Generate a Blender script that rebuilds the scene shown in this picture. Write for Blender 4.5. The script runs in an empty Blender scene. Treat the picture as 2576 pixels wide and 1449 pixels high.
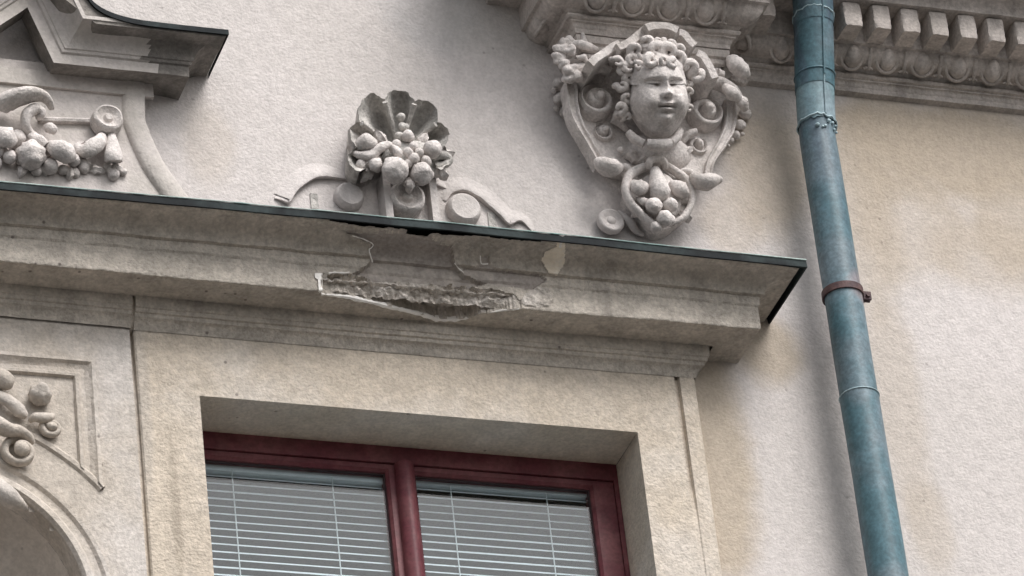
import bpy, bmesh, math, random
from mathutils import Vector, Matrix, noise
random.seed(7)
SC = bpy.context.scene
COL = SC.collection
R = math.radians

# ------------------------------------------------------------------ camera
PW, PH, FPX = 2576.0, 1449.0, 13000.0
YAW, PITCH, ROLL = R(21.87), R(32.33), R(-6.85)
CAM = Vector((-4.25, -10.57, 1.6))
fwd = Vector((math.sin(YAW) * math.cos(PITCH), math.cos(YAW) * math.cos(PITCH), math.sin(PITCH)))
rt0 = Vector((math.cos(YAW), -math.sin(YAW), 0))
up0 = rt0.cross(fwd)
RT = math.cos(ROLL) * rt0 + math.sin(ROLL) * up0
UP = -math.sin(ROLL) * rt0 + math.cos(ROLL) * up0
cd = bpy.data.cameras.new('camera')
cam = bpy.data.objects.new('camera', cd)
COL.objects.link(cam)
m3 = Matrix((RT, UP, -fwd)).transposed()
cam.matrix_world = Matrix.Translation(CAM) @ m3.to_4x4()
cd.sensor_width = 36
cd.lens = 36 * FPX / PW
cd.clip_start = 0.1
cd.clip_end = 2000
SC.camera = cam

# ------------------------------------------------------------------ sky, sun, exposure
SUN_AZ, SUN_EL = R(24), R(50)          # azimuth from the wall's normal towards the right
sd = Vector((math.sin(SUN_AZ) * math.cos(SUN_EL), -math.cos(SUN_AZ) * math.cos(SUN_EL), math.sin(SUN_EL)))
wd = bpy.data.worlds.new('World')
SC.world = wd
wd.use_nodes = True
wn, wl = wd.node_tree.nodes, wd.node_tree.links
wn.clear()
wo = wn.new('ShaderNodeOutputWorld')
bg = wn.new('ShaderNodeBackground')
bg.inputs['Strength'].default_value = 0.09
sky = wn.new('ShaderNodeTexSky')
sky.sky_type = 'NISHITA'
sky.sun_disc = False
sky.sun_elevation = SUN_EL
sky.sun_rotation = math.atan2(sd.x, sd.y)
sky.dust_density = 4.0
sky.air_density = 1.0
hs = wn.new('ShaderNodeHueSaturation')
hs.inputs['Saturation'].default_value = 0.22
wl.new(sky.outputs[0], hs.inputs['Color'])
wl.new(hs.outputs[0], bg.inputs['Color'])
wl.new(bg.outputs[0], wo.inputs['Surface'])
sl = bpy.data.lights.new('sun', 'SUN')
sl.energy = 1.3
sl.angle = R(32)
sl.color = (1.0, 0.965, 0.94)
sun = bpy.data.objects.new('sun', sl)
COL.objects.link(sun)
sun.rotation_euler = sd.to_track_quat('Z', 'Y').to_euler()
sun.location = (6, -12, 20)
SC.view_settings.view_transform = 'Standard'
SC.view_settings.look = 'None'
SC.view_settings.gamma = 1
SC.view_settings.exposure = 1.0
try:
    SC.view_settings.use_curve_mapping = False
except Exception:
    pass

# ------------------------------------------------------------------ measuring helpers
def at(px, py, P=0.0):
    """point of the plane y=-P (P metres proud of the wall) seen at photo point px,py"""
    d = fwd * FPX + RT * (px - PW / 2) - UP * (py - PH / 2)
    t = (-P - CAM.y) / d.y
    return CAM + d * t

def proj(v):
    d = v - CAM
    w = d.dot(fwd)
    return PW / 2 + FPX * d.dot(RT) / w, PH / 2 - FPX * d.dot(UP) / w

def k2(x, y): return 649 + x / 3.413, 196.2 + y / 3.413          # photo details measured in enlarged crops
def k3(x, y): return 1267.9 + x / 2.3997, y / 2.3997
def k5(x, y): return (900 + x / 2.3418) / 1.325, (640 + y / 2.3418) / 1.325
def k6(x, y): return x / 2.207, 792.5 + y / 2.207
def k7(x, y): return x / 5.648, 226.4 + y / 5.648
def k8(x, y): return x / 6.4, 905.7 + y / 6.4
PX = 900.0

# ------------------------------------------------------------------ materials
def mat(name, base, rough=0.9, stain=None, stain_scale=1.5, stain_amt=(0.42, 0.62), grain=0.35, grain_scale=120, bump_d=0.004,
        specks=0.0, mottle=0.10, blobs=None, metal=0.0, spec=0.3, streak=None):
    m = bpy.data.materials.new(name)
    m.use_nodes = True
    n, l = m.node_tree.nodes, m.node_tree.links
    b = n['Principled BSDF']
    b.inputs['Roughness'].default_value = rough
    b.inputs['Metallic'].default_value = metal
    b.inputs['Specular IOR Level'].default_value = spec
    g = n.new('ShaderNodeNewGeometry')
    pos = g.outputs['Position']
    def nz(scale, detail=4, rough_=0.55, vec=None):
        t = n.new('ShaderNodeTexNoise')
        t.inputs['Scale'].default_value = scale
        t.inputs['Detail'].default_value = detail
        t.inputs['Roughness'].default_value = rough_
        l.new(vec or pos, t.inputs['Vector'])
        return t.outputs['Fac']
    def ramp(x, a, c, lo=0.0, hi=1.0):
        r = n.new('ShaderNodeMapRange')
        r.interpolation_type = 'SMOOTHSTEP'
        r.inputs['From Min'].default_value = a
        r.inputs['From Max'].default_value = c
        r.inputs['To Min'].default_value = lo
        r.inputs['To Max'].default_value = hi
        l.new(x, r.inputs['Value'])
        return r.outputs['Result']
    def mixc(f, a, c, mode='MIX'):
        x = n.new('ShaderNodeMix')
        x.data_type = 'RGBA'
        x.blend_type = mode
        for s, v in ((x.inputs[0], f), (x.inputs[6], a), (x.inputs[7], c)):
            if isinstance(v, (int, float)): s.default_value = v
            elif isinstance(v, tuple): s.default_value = (*v, 1)
            else: l.new(v, s)
        return x.outputs[2]
    def math_(op, a, c):
        x = n.new('ShaderNodeMath')
        x.operation = op
        for s, v in ((x.inputs[0], a), (x.inputs[1], c)):
            if isinstance(v, (int, float)): s.default_value = v
            else: l.new(v, s)
        return x.outputs[0]
    col = base
    if stain:
        f = ramp(nz(stain_scale, 5), *stain_amt)
        col = mixc(f, base, stain)
    if blobs:                       # weather stains and a painted soft shadow, each with its own place: (photo x, y, radius x, radius y, strength, colour)
        wob = nz(6, 4)
        for (bx, by, rx, ry, a, bc) in blobs:
            c0 = at(bx, by)
            sp = n.new('ShaderNodeVectorMath'); sp.operation = 'SUBTRACT'
            l.new(pos, sp.inputs[0]); sp.inputs[1].default_value = (c0.x, 0, c0.z)
            sc = n.new('ShaderNodeVectorMath'); sc.operation = 'MULTIPLY'
            l.new(sp.outputs[0], sc.inputs[0]); sc.inputs[1].default_value = (870 / rx, 0, 778 / ry)
            ln = n.new('ShaderNodeVectorMath'); ln.operation = 'LENGTH'
            l.new(sc.outputs[0], ln.inputs[0])
            d = math_('ADD', ln.outputs['Value'], math_('MULTIPLY', math_('SUBTRACT', wob, 0.5), 0.9))
            f = ramp(d, 0.55, 1.25, a, 0.0)
            col = mixc(f, col, bc)
    if streak:
        mp = n.new('ShaderNodeMapping')
        mp.inputs['Scale'].default_value = (14, 14, 0.9)
        l.new(pos, mp.inputs['Vector'])
        f = ramp(nz(1.0, 5, 0.6, mp.outputs[0]), 0.5, 0.72, 0, streak[1])
        col = mixc(f, col, streak[0])
    if mottle:
        lo, hi = 1 - mottle, 1 + mottle
        f = ramp(nz(28, 6, 0.65), 0.3, 0.7, 0, 1)
        col = mixc(1.0, col, mixc(f, (lo, lo, lo), (hi, hi, hi)), 'MULTIPLY')
        f = ramp(nz(grain_scale * 0.85, 2, 0.6), 0.32, 0.68, 0, 1)
        lo, hi = 1 - mottle * 0.95, 1 + mottle * 0.75
        col = mixc(1.0, col, mixc(f, (lo, lo, lo), (hi, hi, hi)), 'MULTIPLY')
    if specks:
        v = n.new('ShaderNodeTexVoronoi')
        v.inputs['Scale'].default_value = 22
        l.new(pos, v.inputs['Vector'])
        f = math_('MULTIPLY', ramp(v.outputs['Distance'], 0.05, 0.13, 1, 0), ramp(nz(3.1, 2), 0.5, 0.62, 0, specks))
        col = mixc(f, col, (0.12, 0.10, 0.09))
    if isinstance(col, tuple): b.inputs['Base Color'].default_value = (*col, 1)
    else: l.new(col, b.inputs['Base Color'])
    if grain:
        h = math_('ADD', nz(grain_scale, 3, 0.6), math_('MULTIPLY', nz(grain_scale * 0.3, 3, 0.5), 0.9))
        bp = n.new('ShaderNodeBump')
        bp.inputs['Strength'].default_value = grain
        bp.inputs['Distance'].default_value = bump_d
        l.new(h, bp.inputs['Height'])
        l.new(bp.outputs[0], b.inputs['Normal'])
    return m

TAN = (0.435, 0.368, 0.293)
M = {}
M['wall'] = mat('white_roughcast', (0.585, 0.545, 0.528), stain=(0.55, 0.512, 0.49), specks=0.4, grain=0.6, mottle=0.07, bump_d=0.005, grain_scale=115,
    blobs=[(2400, 380, 340, 150, 0.95, TAN), (2540, 560, 120, 160, 0.7, TAN), (2290, 560, 150, 170, 0.5, TAN), (2170, 420, 60, 200, 0.5, TAN), (2240, 330, 160, 90, 0.5, (0.45, 0.38, 0.30)), (2480, 640, 160, 120, 0.5, TAN), (2180, 560, 90, 260, 0.55, TAN),
           (1930, 420, 120, 190, 0.75, TAN), (1840, 560, 90, 90, 0.45, TAN), (1800, 1180, 100, 330, 0.95, (0.44, 0.375, 0.30)), (1930, 880, 90, 90, 0.85, (0.44, 0.375, 0.30)),
           (2260, 1000, 70, 300, 0.4, TAN), (2340, 1330, 60, 120, 0.4, TAN), (520, 360, 70, 110, 0.3, TAN), (1080, 30, 130, 110, 0.45, (0.44, 0.43, 0.43)), (1250, 40, 160, 120, 0.3, (0.46, 0.45, 0.42))])  # the closing grey pair paints the soft shadow of the upper cornice
M['surround'] = mat('beige_roughcast', (0.53, 0.462, 0.382), stain=(0.585, 0.53, 0.47), stain_scale=2.2, stain_amt=(0.46, 0.66), specks=0.7, grain=0.7, mottle=0.11, bump_d=0.006, blobs=[(436, 1330, 13, 190, 0.6, (0.36, 0.31, 0.25)), (1500, 980, 180, 50, 0.35, (0.42, 0.37, 0.31)), (350, 1050, 22, 220, 0.4, (0.40, 0.37, 0.34))])
M['plaque'] = mat('pale_plaque_render', (0.58, 0.535, 0.51), stain=(0.50, 0.465, 0.43), stain_scale=4, specks=0.5, grain=0.5, mottle=0.07)
M['panel'] = mat('pale_beige_render', (0.48, 0.43, 0.375), stain=(0.55, 0.51, 0.475), stain_scale=2.5, specks=0.6, grain=0.6, mottle=0.12, bump_d=0.005)
M['cornice'] = mat('weathered_cornice_render', (0.535, 0.485, 0.425), stain=(0.44, 0.40, 0.35), stain_scale=4, specks=0.8, grain=0.85, mottle=0.14, bump_d=0.006, streak=((0.25, 0.225, 0.20), 0.5))
M['mortar'] = mat('bare_broken_mortar', (0.55, 0.50, 0.445), stain=(0.64, 0.59, 0.54), stain_scale=14, specks=0.5, grain=1.0, mottle=0.16, grain_scale=90, bump_d=0.01)
M['skin'] = mat('bare_smooth_mortar', (0.38, 0.34, 0.31), stain=(0.46, 0.415, 0.375), stain_scale=12, specks=0.6, grain=0.4, mottle=0.12)
M['fresh'] = mat('fresh_white_plaster', (0.86, 0.83, 0.79), grain=0.3, mottle=0.05)  # also paints the lit edges of the break
M['filler'] = mat('cream_filler', (0.82, 0.73, 0.60), stain=(0.84, 0.78, 0.69), stain_scale=20, grain=0.25, mottle=0.05)
M['relief'] = mat('cast_stone_relief', (0.66, 0.615, 0.59), stain=(0.52, 0.48, 0.45), stain_scale=9, stain_amt=(0.45, 0.7), specks=0.4, grain=0.7, mottle=0.13, grain_scale=150, bump_d=0.005)
M['reliefd'] = mat('sooty_cast_stone', (0.46, 0.43, 0.40), stain=(0.36, 0.34, 0.31), stain_scale=6, specks=0.4, grain=0.45, mottle=0.1)
M['shell'] = mat('grey_shell_stone', (0.54, 0.515, 0.485), stain=(0.36, 0.345, 0.325), stain_scale=12, specks=0.5, grain=0.8, mottle=0.16, bump_d=0.006)
M['ent'] = mat('grey_brown_cornice_stone', (0.54, 0.49, 0.455), stain=(0.43, 0.39, 0.36), stain_scale=7, specks=0.5, grain=0.7, mottle=0.14, streak=((0.22, 0.20, 0.185), 0.5))
M['shaded_old'] = mat('shaded_old_plaster', (0.20, 0.185, 0.17), stain=(0.30, 0.275, 0.25), stain_scale=9, specks=0.4, grain=0.7, mottle=0.14)  # old plaster, coloured darker still to deepen shade under the cornice
M['copper'] = mat('green_sheet_copper', (0.014, 0.017, 0.019), rough=0.7, stain=(0.032, 0.043, 0.044), stain_scale=6, grain=0.15, mottle=0.15, spec=0.12)
M['verdigris_glint'] = mat('pale_verdigris_glint', (0.42, 0.52, 0.49), rough=0.6, stain=(0.24, 0.36, 0.34), stain_scale=9, grain=0.2, mottle=0.15)  # patina colour with the rolled edge's highlight painted in
M['pipe'] = mat('teal_painted_sheet', (0.075, 0.150, 0.180), rough=0.45, stain=(0.14, 0.195, 0.225), stain_scale=5, grain=0.12, mottle=0.17, spec=0.35, streak=((0.07, 0.10, 0.135), 0.85), blobs=[(2118, 800, 44, 40, 0.85, (0.27, 0.235, 0.245)), (2040, 60, 60, 90, 0.7, (0.07, 0.10, 0.15)), (2185, 1130, 40, 60, 0.6, (0.17, 0.21, 0.24))])
M['pipelight'] = mat('pale_teal_sheet', (0.18, 0.28, 0.31), rough=0.5, stain=(0.24, 0.32, 0.36), stain_scale=8, grain=0.12, mottle=0.16, spec=0.45, streak=((0.11, 0.20, 0.24), 0.6))
M['solder'] = mat('bright_solder', (0.36, 0.48, 0.52), rough=0.45, grain=0.4, mottle=0.12, spec=0.5)
M['bracket'] = mat('rusty_maroon_iron', (0.06, 0.036, 0.042), rough=0.65, stain=(0.11, 0.065, 0.062), stain_scale=20, grain=0.25, mottle=0.15)
M['frame'] = mat('maroon_painted_wood', (0.125, 0.029, 0.038), rough=0.5, stain=(0.165, 0.055, 0.060), stain_scale=9, grain=0.15, mottle=0.16, spec=0.35)
M['gasket'] = mat('dark_gasket', (0.045, 0.022, 0.025), rough=0.6, grain=0, mottle=0)
M['blind'] = mat('white_blind_aluminium', (0.87, 0.89, 0.90), rough=0.4, grain=0, mottle=0.03, spec=0.5)
M['cord'] = mat('white_cord', (0.75, 0.77, 0.77), rough=0.8, grain=0, mottle=0)
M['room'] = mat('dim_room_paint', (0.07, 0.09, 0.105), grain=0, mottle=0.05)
M['paving'] = mat('asphalt_street', (0.075, 0.073, 0.07), stain=(0.06, 0.058, 0.056), stain_scale=0.8, grain=0.3, grain_scale=40)
gm = bpy.data.materials.new('window_glass')
gm.use_nodes = True
gn, gl_ = gm.node_tree.nodes, gm.node_tree.links
gn.clear()
go_ = gn.new('ShaderNodeOutputMaterial'); gt = gn.new('ShaderNodeBsdfTransparent'); gg = gn.new('ShaderNodeBsdfGlossy'); gx = gn.new('ShaderNodeMixShader'); gf = gn.new('ShaderNodeLayerWeight'); gr = gn.new('ShaderNodeMapRange')
gt.inputs[0].default_value = (0.88, 0.92, 0.935, 1)
gg.inputs['Roughness'].default_value = 0.02
gf.inputs[0].default_value = 0.5
gr.inputs['From Min'].default_value = 0.0; gr.inputs['From Max'].default_value = 1.0; gr.inputs['To Min'].default_value = 0.03; gr.inputs['To Max'].default_value = 0.11
gl_.new(gf.outputs['Facing'], gr.inputs['Value']); gl_.new(gr.outputs[0], gx.inputs[0]); gl_.new(gt.outputs[0], gx.inputs[1]); gl_.new(gg.outputs[0], gx.inputs[2]); gl_.new(gx.outputs[0], go_.inputs['Surface'])
M['glass'] = gm

# ------------------------------------------------------------------ object helpers
ORG = {}
def tag(o, label=None, cat=None, group=None, kind=None):
    if label: o['label'] = label
    if cat: o['category'] = cat
    if group: o['group'] = group
    if kind: o['kind'] = kind
    return o

def thing(name, label, cat, loc, group=None):
    o = bpy.data.objects.new(name, None)
    COL.objects.link(o)
    o.location = loc
    o.empty_display_size = 0.2
    ORG[o.name] = Vector(loc)
    return tag(o, label, cat, group)

class MB:
    def __init__(s): s.v = []; s.f = []; s.mi = []
    def add(s, vs, fs, mi=0):
        k = len(s.v)
        s.v += [Vector(v) for v in vs]
        for f in fs:
            s.f.append([i + k for i in f]); s.mi.append(mi)
        return s
    def box(s, x0, x1, P0, P1, z0, z1, mi=0):
        vs = [(x, -p, z) for z in (z0, z1) for p in (P0, P1) for x in (x0, x1)]
        return s.add(vs, [(0, 1, 3, 2), (4, 6, 7, 5), (0, 4, 5, 1), (2, 3, 7, 6), (0, 2, 6, 4), (1, 5, 7, 3)], mi)
    def grid(s, rows, mi=0, closed=False):
        n = len(rows[0]); vs = [p for r in rows for p in r]; fs = []
        for i in range(len(rows) - 1):
            for j in range(n if closed else n - 1):
                a, b = i * n + j, i * n + (j + 1) % n
                fs.append((a, b, b + n, a + n))
        return s.add(vs, fs, mi)
    def sphere(s, c, r, nu=20, nv=14, rough=0.0, seed=0):
        """r: number or (rx, rP, rz)"""
        r = (r, r, r) if isinstance(r, (int, float)) else r
        rows = []
        for i in range(nv + 1):
            t = math.pi * i / nv
            row = []
            for j in range(nu):
                a = 2 * math.pi * j / nu
                d = Vector((math.sin(t) * math.cos(a) * r[0], math.sin(t) * math.sin(a) * r[1], math.cos(t) * r[2]))
                if rough: d *= 1 + rough * noise.noise(Vector(c) * 37 + d * 60 + Vector((seed, 0, 0))) + 0.25 * rough * noise.noise(d * 170 + Vector((seed, 3, 0)))
                row.append(Vector(c) + d)
            rows.append(row)
        return s.grid(rows, closed=True)
    def tube(s, pts, rad, nu=10, asp=1.0, cap=True):
        """asp: depth (along y) of the section relative to its width"""
        n = len(pts); rows = []
        rad = rad if isinstance(rad, (list, tuple)) else [rad] * n
        prev = None
        for i, p in enumerate(pts):
            t = (pts[min(i + 1, n - 1)] - pts[max(i - 1, 0)])
            t = t.normalized() if t.length > 1e-9 else Vector((0, 0, 1))
            a = t.cross(Vector((0, 1, 0)))
            if a.length < 0.15: a = prev if prev else Vector((1, 0, 0))
            a.normalize()
            if prev and a.dot(prev) < 0 and abs(a.dot(prev)) > 0.5: a = -a
            prev = a
            b = t.cross(a).normalized()
            rows.append([p + a * math.cos(2 * math.pi * j / nu) * rad[i] + b * math.sin(2 * math.pi * j / nu) * rad[i] * asp for j in range(nu)])
        k = len(s.v)
        s.grid(rows, closed=True)
        if cap:
            s.f.append([k + j for j in range(nu)][::-1]); s.mi.append(0)
            s.f.append([k + (n - 1) * nu + j for j in range(nu)]); s.mi.append(0)
        return s
    def plate(s, outline, P0, P1, mi=0):
        """prism: outline (x, z) from P0 to P1"""
        n = len(outline)
        vs = [(x, -P1, z) for x, z in outline] + [(x, -P0, z) for x, z in outline]
        fs = [list(range(n))] + [(i, (i + 1) % n, n + (i + 1) % n, n + i) for i in range(n)]
        return s.add(vs, fs, mi)
    def sweep(s, path, prof, closed_prof=False, caps=True, mi=0, taper=None):
        """path: (x, z) polyline; prof: (offset to the left of the path, P); mitred corners"""
        n = len(path); rows = []
        P2 = [Vector((p[0], p[1])) for p in path]
        for i in range(n):
            d0 = (P2[i] - P2[i - 1]).normalized() if i > 0 else None
            d1 = (P2[i + 1] - P2[i]).normalized() if i < n - 1 else None
            if d0 is None: d0 = d1
            if d1 is None: d1 = d0
            n0, n1 = Vector((-d0.y, d0.x)), Vector((-d1.y, d1.x))
            nn = (n0 + n1)
            nn = nn.normalized() if nn.length > 1e-6 else n0
            nn = nn / max(0.3, nn.dot(n0))
            k_ = 1.0 if not taper else max(0.25, min(1.0, min(i, n - 1 - i) / taper + 0.25))
            rows.append([Vector((P2[i].x + nn.x * o * k_, -p * (k_ if taper else 1), P2[i].y + nn.y * o * k_)) for o, p in prof])
        k = len(s.v); m = len(prof)
        s.grid(rows, closed=closed_prof, mi=mi)
        if caps and closed_prof:
            s.f.append([k + j for j in range(m)]); s.mi.append(mi)
            s.f.append([k + (n - 1) * m + j for j in range(m)][::-1]); s.mi.append(mi)
        return s
    def plan(s, path, prof, mi=0):
        """path: (x, P) in plan, prof: (offset outwards, z)"""
        n = len(path); rows = []
        P2 = [Vector(p) for p in path]
        for i in range(n):
            d0 = (P2[i] - P2[i - 1]).normalized() if i > 0 else None
            d1 = (P2[i + 1] - P2[i]).normalized() if i < n - 1 else None
            d0 = d0 or d1; d1 = d1 or d0
            n0, n1 = Vector((-d0.y, d0.x)), Vector((-d1.y, d1.x))
            nn = (n0 + n1).normalized(); nn = nn / max(0.3, nn.dot(n0))
            rows.append([Vector((P2[i].x + nn.x * o, -(P2[i].y + nn.y * o), z)) for o, z in prof])
            fine = []
        for a_, b_ in zip(rows, rows[1:]):
            k_ = max(1, min(160, int((b_[0] - a_[0]).length / 0.012)))
            fine += [[x.lerp(y, i / k_) for x, y in zip(a_, b_)] for i in range(k_)]
        fine.append(rows[-1])
        fine = [[v + noise.noise_vector(v * 30) * 0.0014 for v in r_] for r_ in fine]
        return s.grid(fine, mi=mi)
    def rough(s, amt, scale=25):
        for v in s.v:
            v += noise.noise_vector(v * scale) * amt
        return s
    def mesh(s, name, mats, off=Vector((0, 0, 0)), smooth=40):
        me = bpy.data.meshes.new(name)
        me.from_pydata([v - off for v in s.v], [], s.f)
        for m_ in mats: me.materials.append(m_)
        if any(s.mi): me.polygons.foreach_set('material_index', s.mi)
        bm = bmesh.new(); bm.from_mesh(me)
        bmesh.ops.recalc_face_normals(bm, faces=bm.faces)
        bm.to_mesh(me); bm.free()
        if smooth:
            me.polygons.foreach_set('use_smooth', [True] * len(me.polygons))
            me.set_sharp_from_angle(angle=R(smooth))
        me.update()
        return me
    def build(s, name, mats, parent=None, label=None, smooth=40, kind=None):
        mats = mats if isinstance(mats, (list, tuple)) else [mats]
        off = ORG[parent.name] if parent else Vector((0, 0, 0))
        o = bpy.data.objects.new(name, s.mesh(name, mats, off, smooth))
        COL.objects.link(o)
        ORG[o.name] = off
        if parent: o.parent = parent
        return tag(o, label, kind=kind)

def share(name, me, loc, parent, rot=None, scale=None):
    o = bpy.data.objects.new(name, me)
    COL.objects.link(o)
    o.parent = parent
    o.location = Vector(loc) - ORG[parent.name]
    if rot: o.rotation_euler = rot
    if scale: o.scale = scale
    return o

def smooth_path(pts, per=6):
    """Catmull-Rom through the points (any dimension)"""
    pts = [Vector(p) for p in pts]
    out = []
    for i in range(len(pts) - 1):
        p0 = pts[max(i - 1, 0)]; p1 = pts[i]; p2 = pts[i + 1]; p3 = pts[min(i + 2, len(pts) - 1)]
        for k in range(per):
            t = k / per
            out.append(0.5 * ((2 * p1) + (p2 - p0) * t + (2 * p0 - 5 * p1 + 4 * p2 - p3) * t * t + (3 * p1 - p0 - 3 * p2 + p3) * t ** 3))
    out.append(pts[-1])
    return out

def lerp_list(vals, n):
    m = len(vals) - 1
    return [vals[min(int(i * m / (n - 1)), m - 1)] * (1 - (i * m / (n - 1) - min(int(i * m / (n - 1)), m - 1))) + vals[min(int(i * m / (n - 1)), m - 1) + 1] * (i * m / (n - 1) - min(int(i * m / (n - 1)), m - 1)) for i in range(n)]

def ptube(mb, k, pts, rad, asp=1.0, per=9, nu=12):
    """tube through crop points (x, y, P); rad in metres (number or list along the way)"""
    P3 = [at(*k(x, y), P) for x, y, P in pts]
    sp = smooth_path(P3, per)
    rr = lerp_list(rad, len(sp)) if isinstance(rad, (list, tuple)) else rad
    return mb.tube(sp, rr, nu, asp)

def pball(mb, k, x, y, P, r, rough=0.19):
    return mb.sphere(at(*k(x, y), P), r, rough=rough, seed=x + y)

def outline(k, pts, P, per=0):
    q = [at(*k(x, y), P) for x, y in pts]
    q = [Vector((v.x, v.z)) for v in q]
    if per:
        q = smooth_path(q + [q[0]], per)[:-1]
    return [(v.x, v.y) for v in q]

def volute(mb, c, r, turns=1.6, start=0.0, w=0.012, P0=0.05, rise=0.03, ccw=True, boss=0.4, asp=1.3):
    """spiral scroll ending in a round boss; c is (x, z)"""
    n = int(26 * turns); pts = []; rad = []
    for i in range(n + 1):
        t = i / n
        a = start + (1 if ccw else -1) * 2 * math.pi * turns * t
        rr = r * (1 - t) ** 0.9 + r * boss * 0.5 * t
        pts.append(Vector((c[0] + rr * math.cos(a), -(P0 + rise * t), c[1] + rr * math.sin(a))))
        rad.append(w * (1 - 0.35 * t))
    mb.tube(pts, rad, 9, asp)
    mb.sphere((c[0], -(P0 + rise), c[1]), r * boss)
    return mb

def snail(mb, c, r, P, turns=2.0, h=0.03, start=0.0, ccw=True, base=0.0):
    rows = []; nr, na = 26, 56
    for i in range(nr + 1):
        q = i / nr; row = []
        for j in range(na):
            a = 2 * math.pi * j / na
            ph = (q * turns + (a - start) / (2 * math.pi) * (-1 if ccw else 1)) % 1.0
            g = math.exp(-((ph - 0.5) / 0.20) ** 2)
            if q < 0.30: hh = h * (1.0 - 0.35 * (q / 0.30) ** 3)
            else: hh = h * (0.62 - 0.30 * q) - 0.75 * h * g * min(1, (q - 0.28) * 9)
            if q > 0.93: hh -= h * 0.3
            rr = r * q * (1 + 0.05 * math.sin(a - start))
            row.append(Vector((c[0] + rr * math.cos(a), -(P + hh), c[1] + rr * math.sin(a))))
        rows.append(row)
    rows.append([Vector((v.x, -base, v.z)) for v in rows[-1]])
    return mb.grid(rows, closed=True)

def cband(mb, k, pts, ws, h0=0.0):
    """flat strap with raised rims through crop points (x, y, P), half widths ws"""
    P3 = [at(*k(x, y), P) for x, y, P in pts]
    sp = smooth_path(P3, 6); ww = lerp_list(ws, len(sp)); rows = []
    for i, p in enumerate(sp):
        t = sp[min(i + 1, len(sp) - 1)] - sp[max(i - 1, 0)]
        t.y = 0; t.normalize()
        nrm = Vector((-t.z, 0, t.x)); w_ = ww[i]
        rows.append([Vector((p.x, 0, p.z)) + nrm * (o * w_) + Vector((0, y, 0)) for o, y in ((-1.0, p.y + 0.045), (-1.0, p.y + 0.007), (-0.85, p.y), (-0.55, p.y + 0.001), (-0.38, p.y + 0.008), (0.38, p.y + 0.008), (0.55, p.y + 0.001), (0.85, p.y), (1.0, p.y + 0.007), (1.0, p.y + 0.045))])
    m_ = len(mb.v); mb.grid(rows)
    n_ = len(rows[0])
    mb.f.append(list(range(m_, m_ + n_))); mb.mi.append(0); mb.f.append(list(range(m_ + (len(rows) - 1) * n_, m_ + len(rows) * n_))); mb.mi.append(0)
    return mb

def rosette(mb, c, r, P, depth=0.02):
    """turned disc with a rim, a hollow and a button; c is (x, z)"""
    prof = [(0, depth * 1.0), (0.22, depth * 0.95), (0.34, depth * 0.45), (0.55, depth * 0.5), (0.78, depth * 1.0), (0.93, depth * 0.85), (1.0, depth * 0.3), (1.0, -depth)]
    rows = [[Vector((c[0] + r * q * math.cos(2 * math.pi * j / 24), -(P + h), c[1] + r * q * math.sin(2 * math.pi * j / 24))) for j in range(24)] for q, h in prof]
    return mb.grid(rows, closed=True)

# ------------------------------------------------------------------ ground
g = MB(); g.add([(-600, -600, 0), (600, -600, 0), (600, 600, 0), (-600, 600, 0)], [(0, 1, 2, 3)])
tag(g.build('ground', M['paving'], smooth=0), 'dark asphalt street in front of the facade', None, kind='structure')

# ------------------------------------------------------------------ building
B = thing('building', 'cream roughcast facade with maroon window under a damaged stone cornice', 'building', (0, 0, 0))
OL, OR_, OT = -0.893, 0.277, 8.373            # window opening
SL, SR_, PS = -1.052, 0.458, 0.035            # window surround
XC, PC = 0.604, 0.17                          # corona of the window cornice
w = MB()
HX = [-9, -3.0, -1.22, OL - 0.03, OR_ + 0.03, 9]
def wall_rect(x0, x1, z0, z1): w.add([(x0, 0, z0), (x1, 0, z0), (x1, 0, z1), (x0, 0, z1)], [(0, 1, 2, 3)])
wall_rect(-9, 9, 0, 6.4)
wall_rect(-9, -3.0, 6.4, 8.2); wall_rect(-1.22 + 0.1, OL - 0.03, 6.4, 8.2); wall_rect(OR_ + 0.03, 9, 6.4, 8.2)
wall_rect(-9, OL - 0.03, 8.2, 8.40); wall_rect(OR_ + 0.03, 9, 8.2, 8.40)
wall_rect(-9, 9, 8.40, 12.5)
# side and back walls and a roof slab, so the building is a body
w.box(-9, -8.7, -8, -0.001, 0, 12.5); w.box(8.7, 9, -8, -0.001, 0, 12.5); w.box(-8.7, 8.7, -8, -7.7, 0, 12.5); w.box(-9, 9, -8, 0.0, 12.5, 12.7)
w.build('wall', M['wall'], B, 'off-white roughcast wall with tan weather stains', smooth=0)

# --- window cornice: dense sheet so that the broken part is real relief
DMG1 = [k5(*p) for p in [(405, 655), (470, 640), (600, 632), (700, 665), (900, 690), (1040, 680), (1300, 700), (1500, 730), (1700, 760), (1900, 800), (1965, 850), (1950, 905), (1700, 937), (1540, 980), (1300, 988), (1050, 922), (900, 885), (760, 852), (600, 818), (400, 797)]]
DMG2 = [k5(*p) for p in [(560, 300), (700, 350), (800, 405), (775, 455), (795, 550), (700, 610), (640, 640), (900, 690), (1300, 700), (1560, 735), (1700, 715), (1500, 645), (1440, 545), (1420, 400), (1340, 385), (1200, 300)]]
DMG3 = [k5(*p) for p in [(1640, 500), (1700, 490), (1720, 560), (1780, 610), (2100, 640), (2160, 680), (2060, 760), (1700, 715), (1520, 640), (1500, 600), (1640, 570)]]
DROP = [k5(*p) for p in [(2235, 380), (2300, 380), (2300, 450), (2296, 560), (2235, 655), (2180, 645), (2112, 540), (2145, 470), (2232, 430)]]
LUMP = [k5(*p) for p in [(2010, 770), (2080, 740), (2170, 755), (2210, 800), (2190, 890), (2100, 905), (1990, 890), (1960, 850)]]
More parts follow.
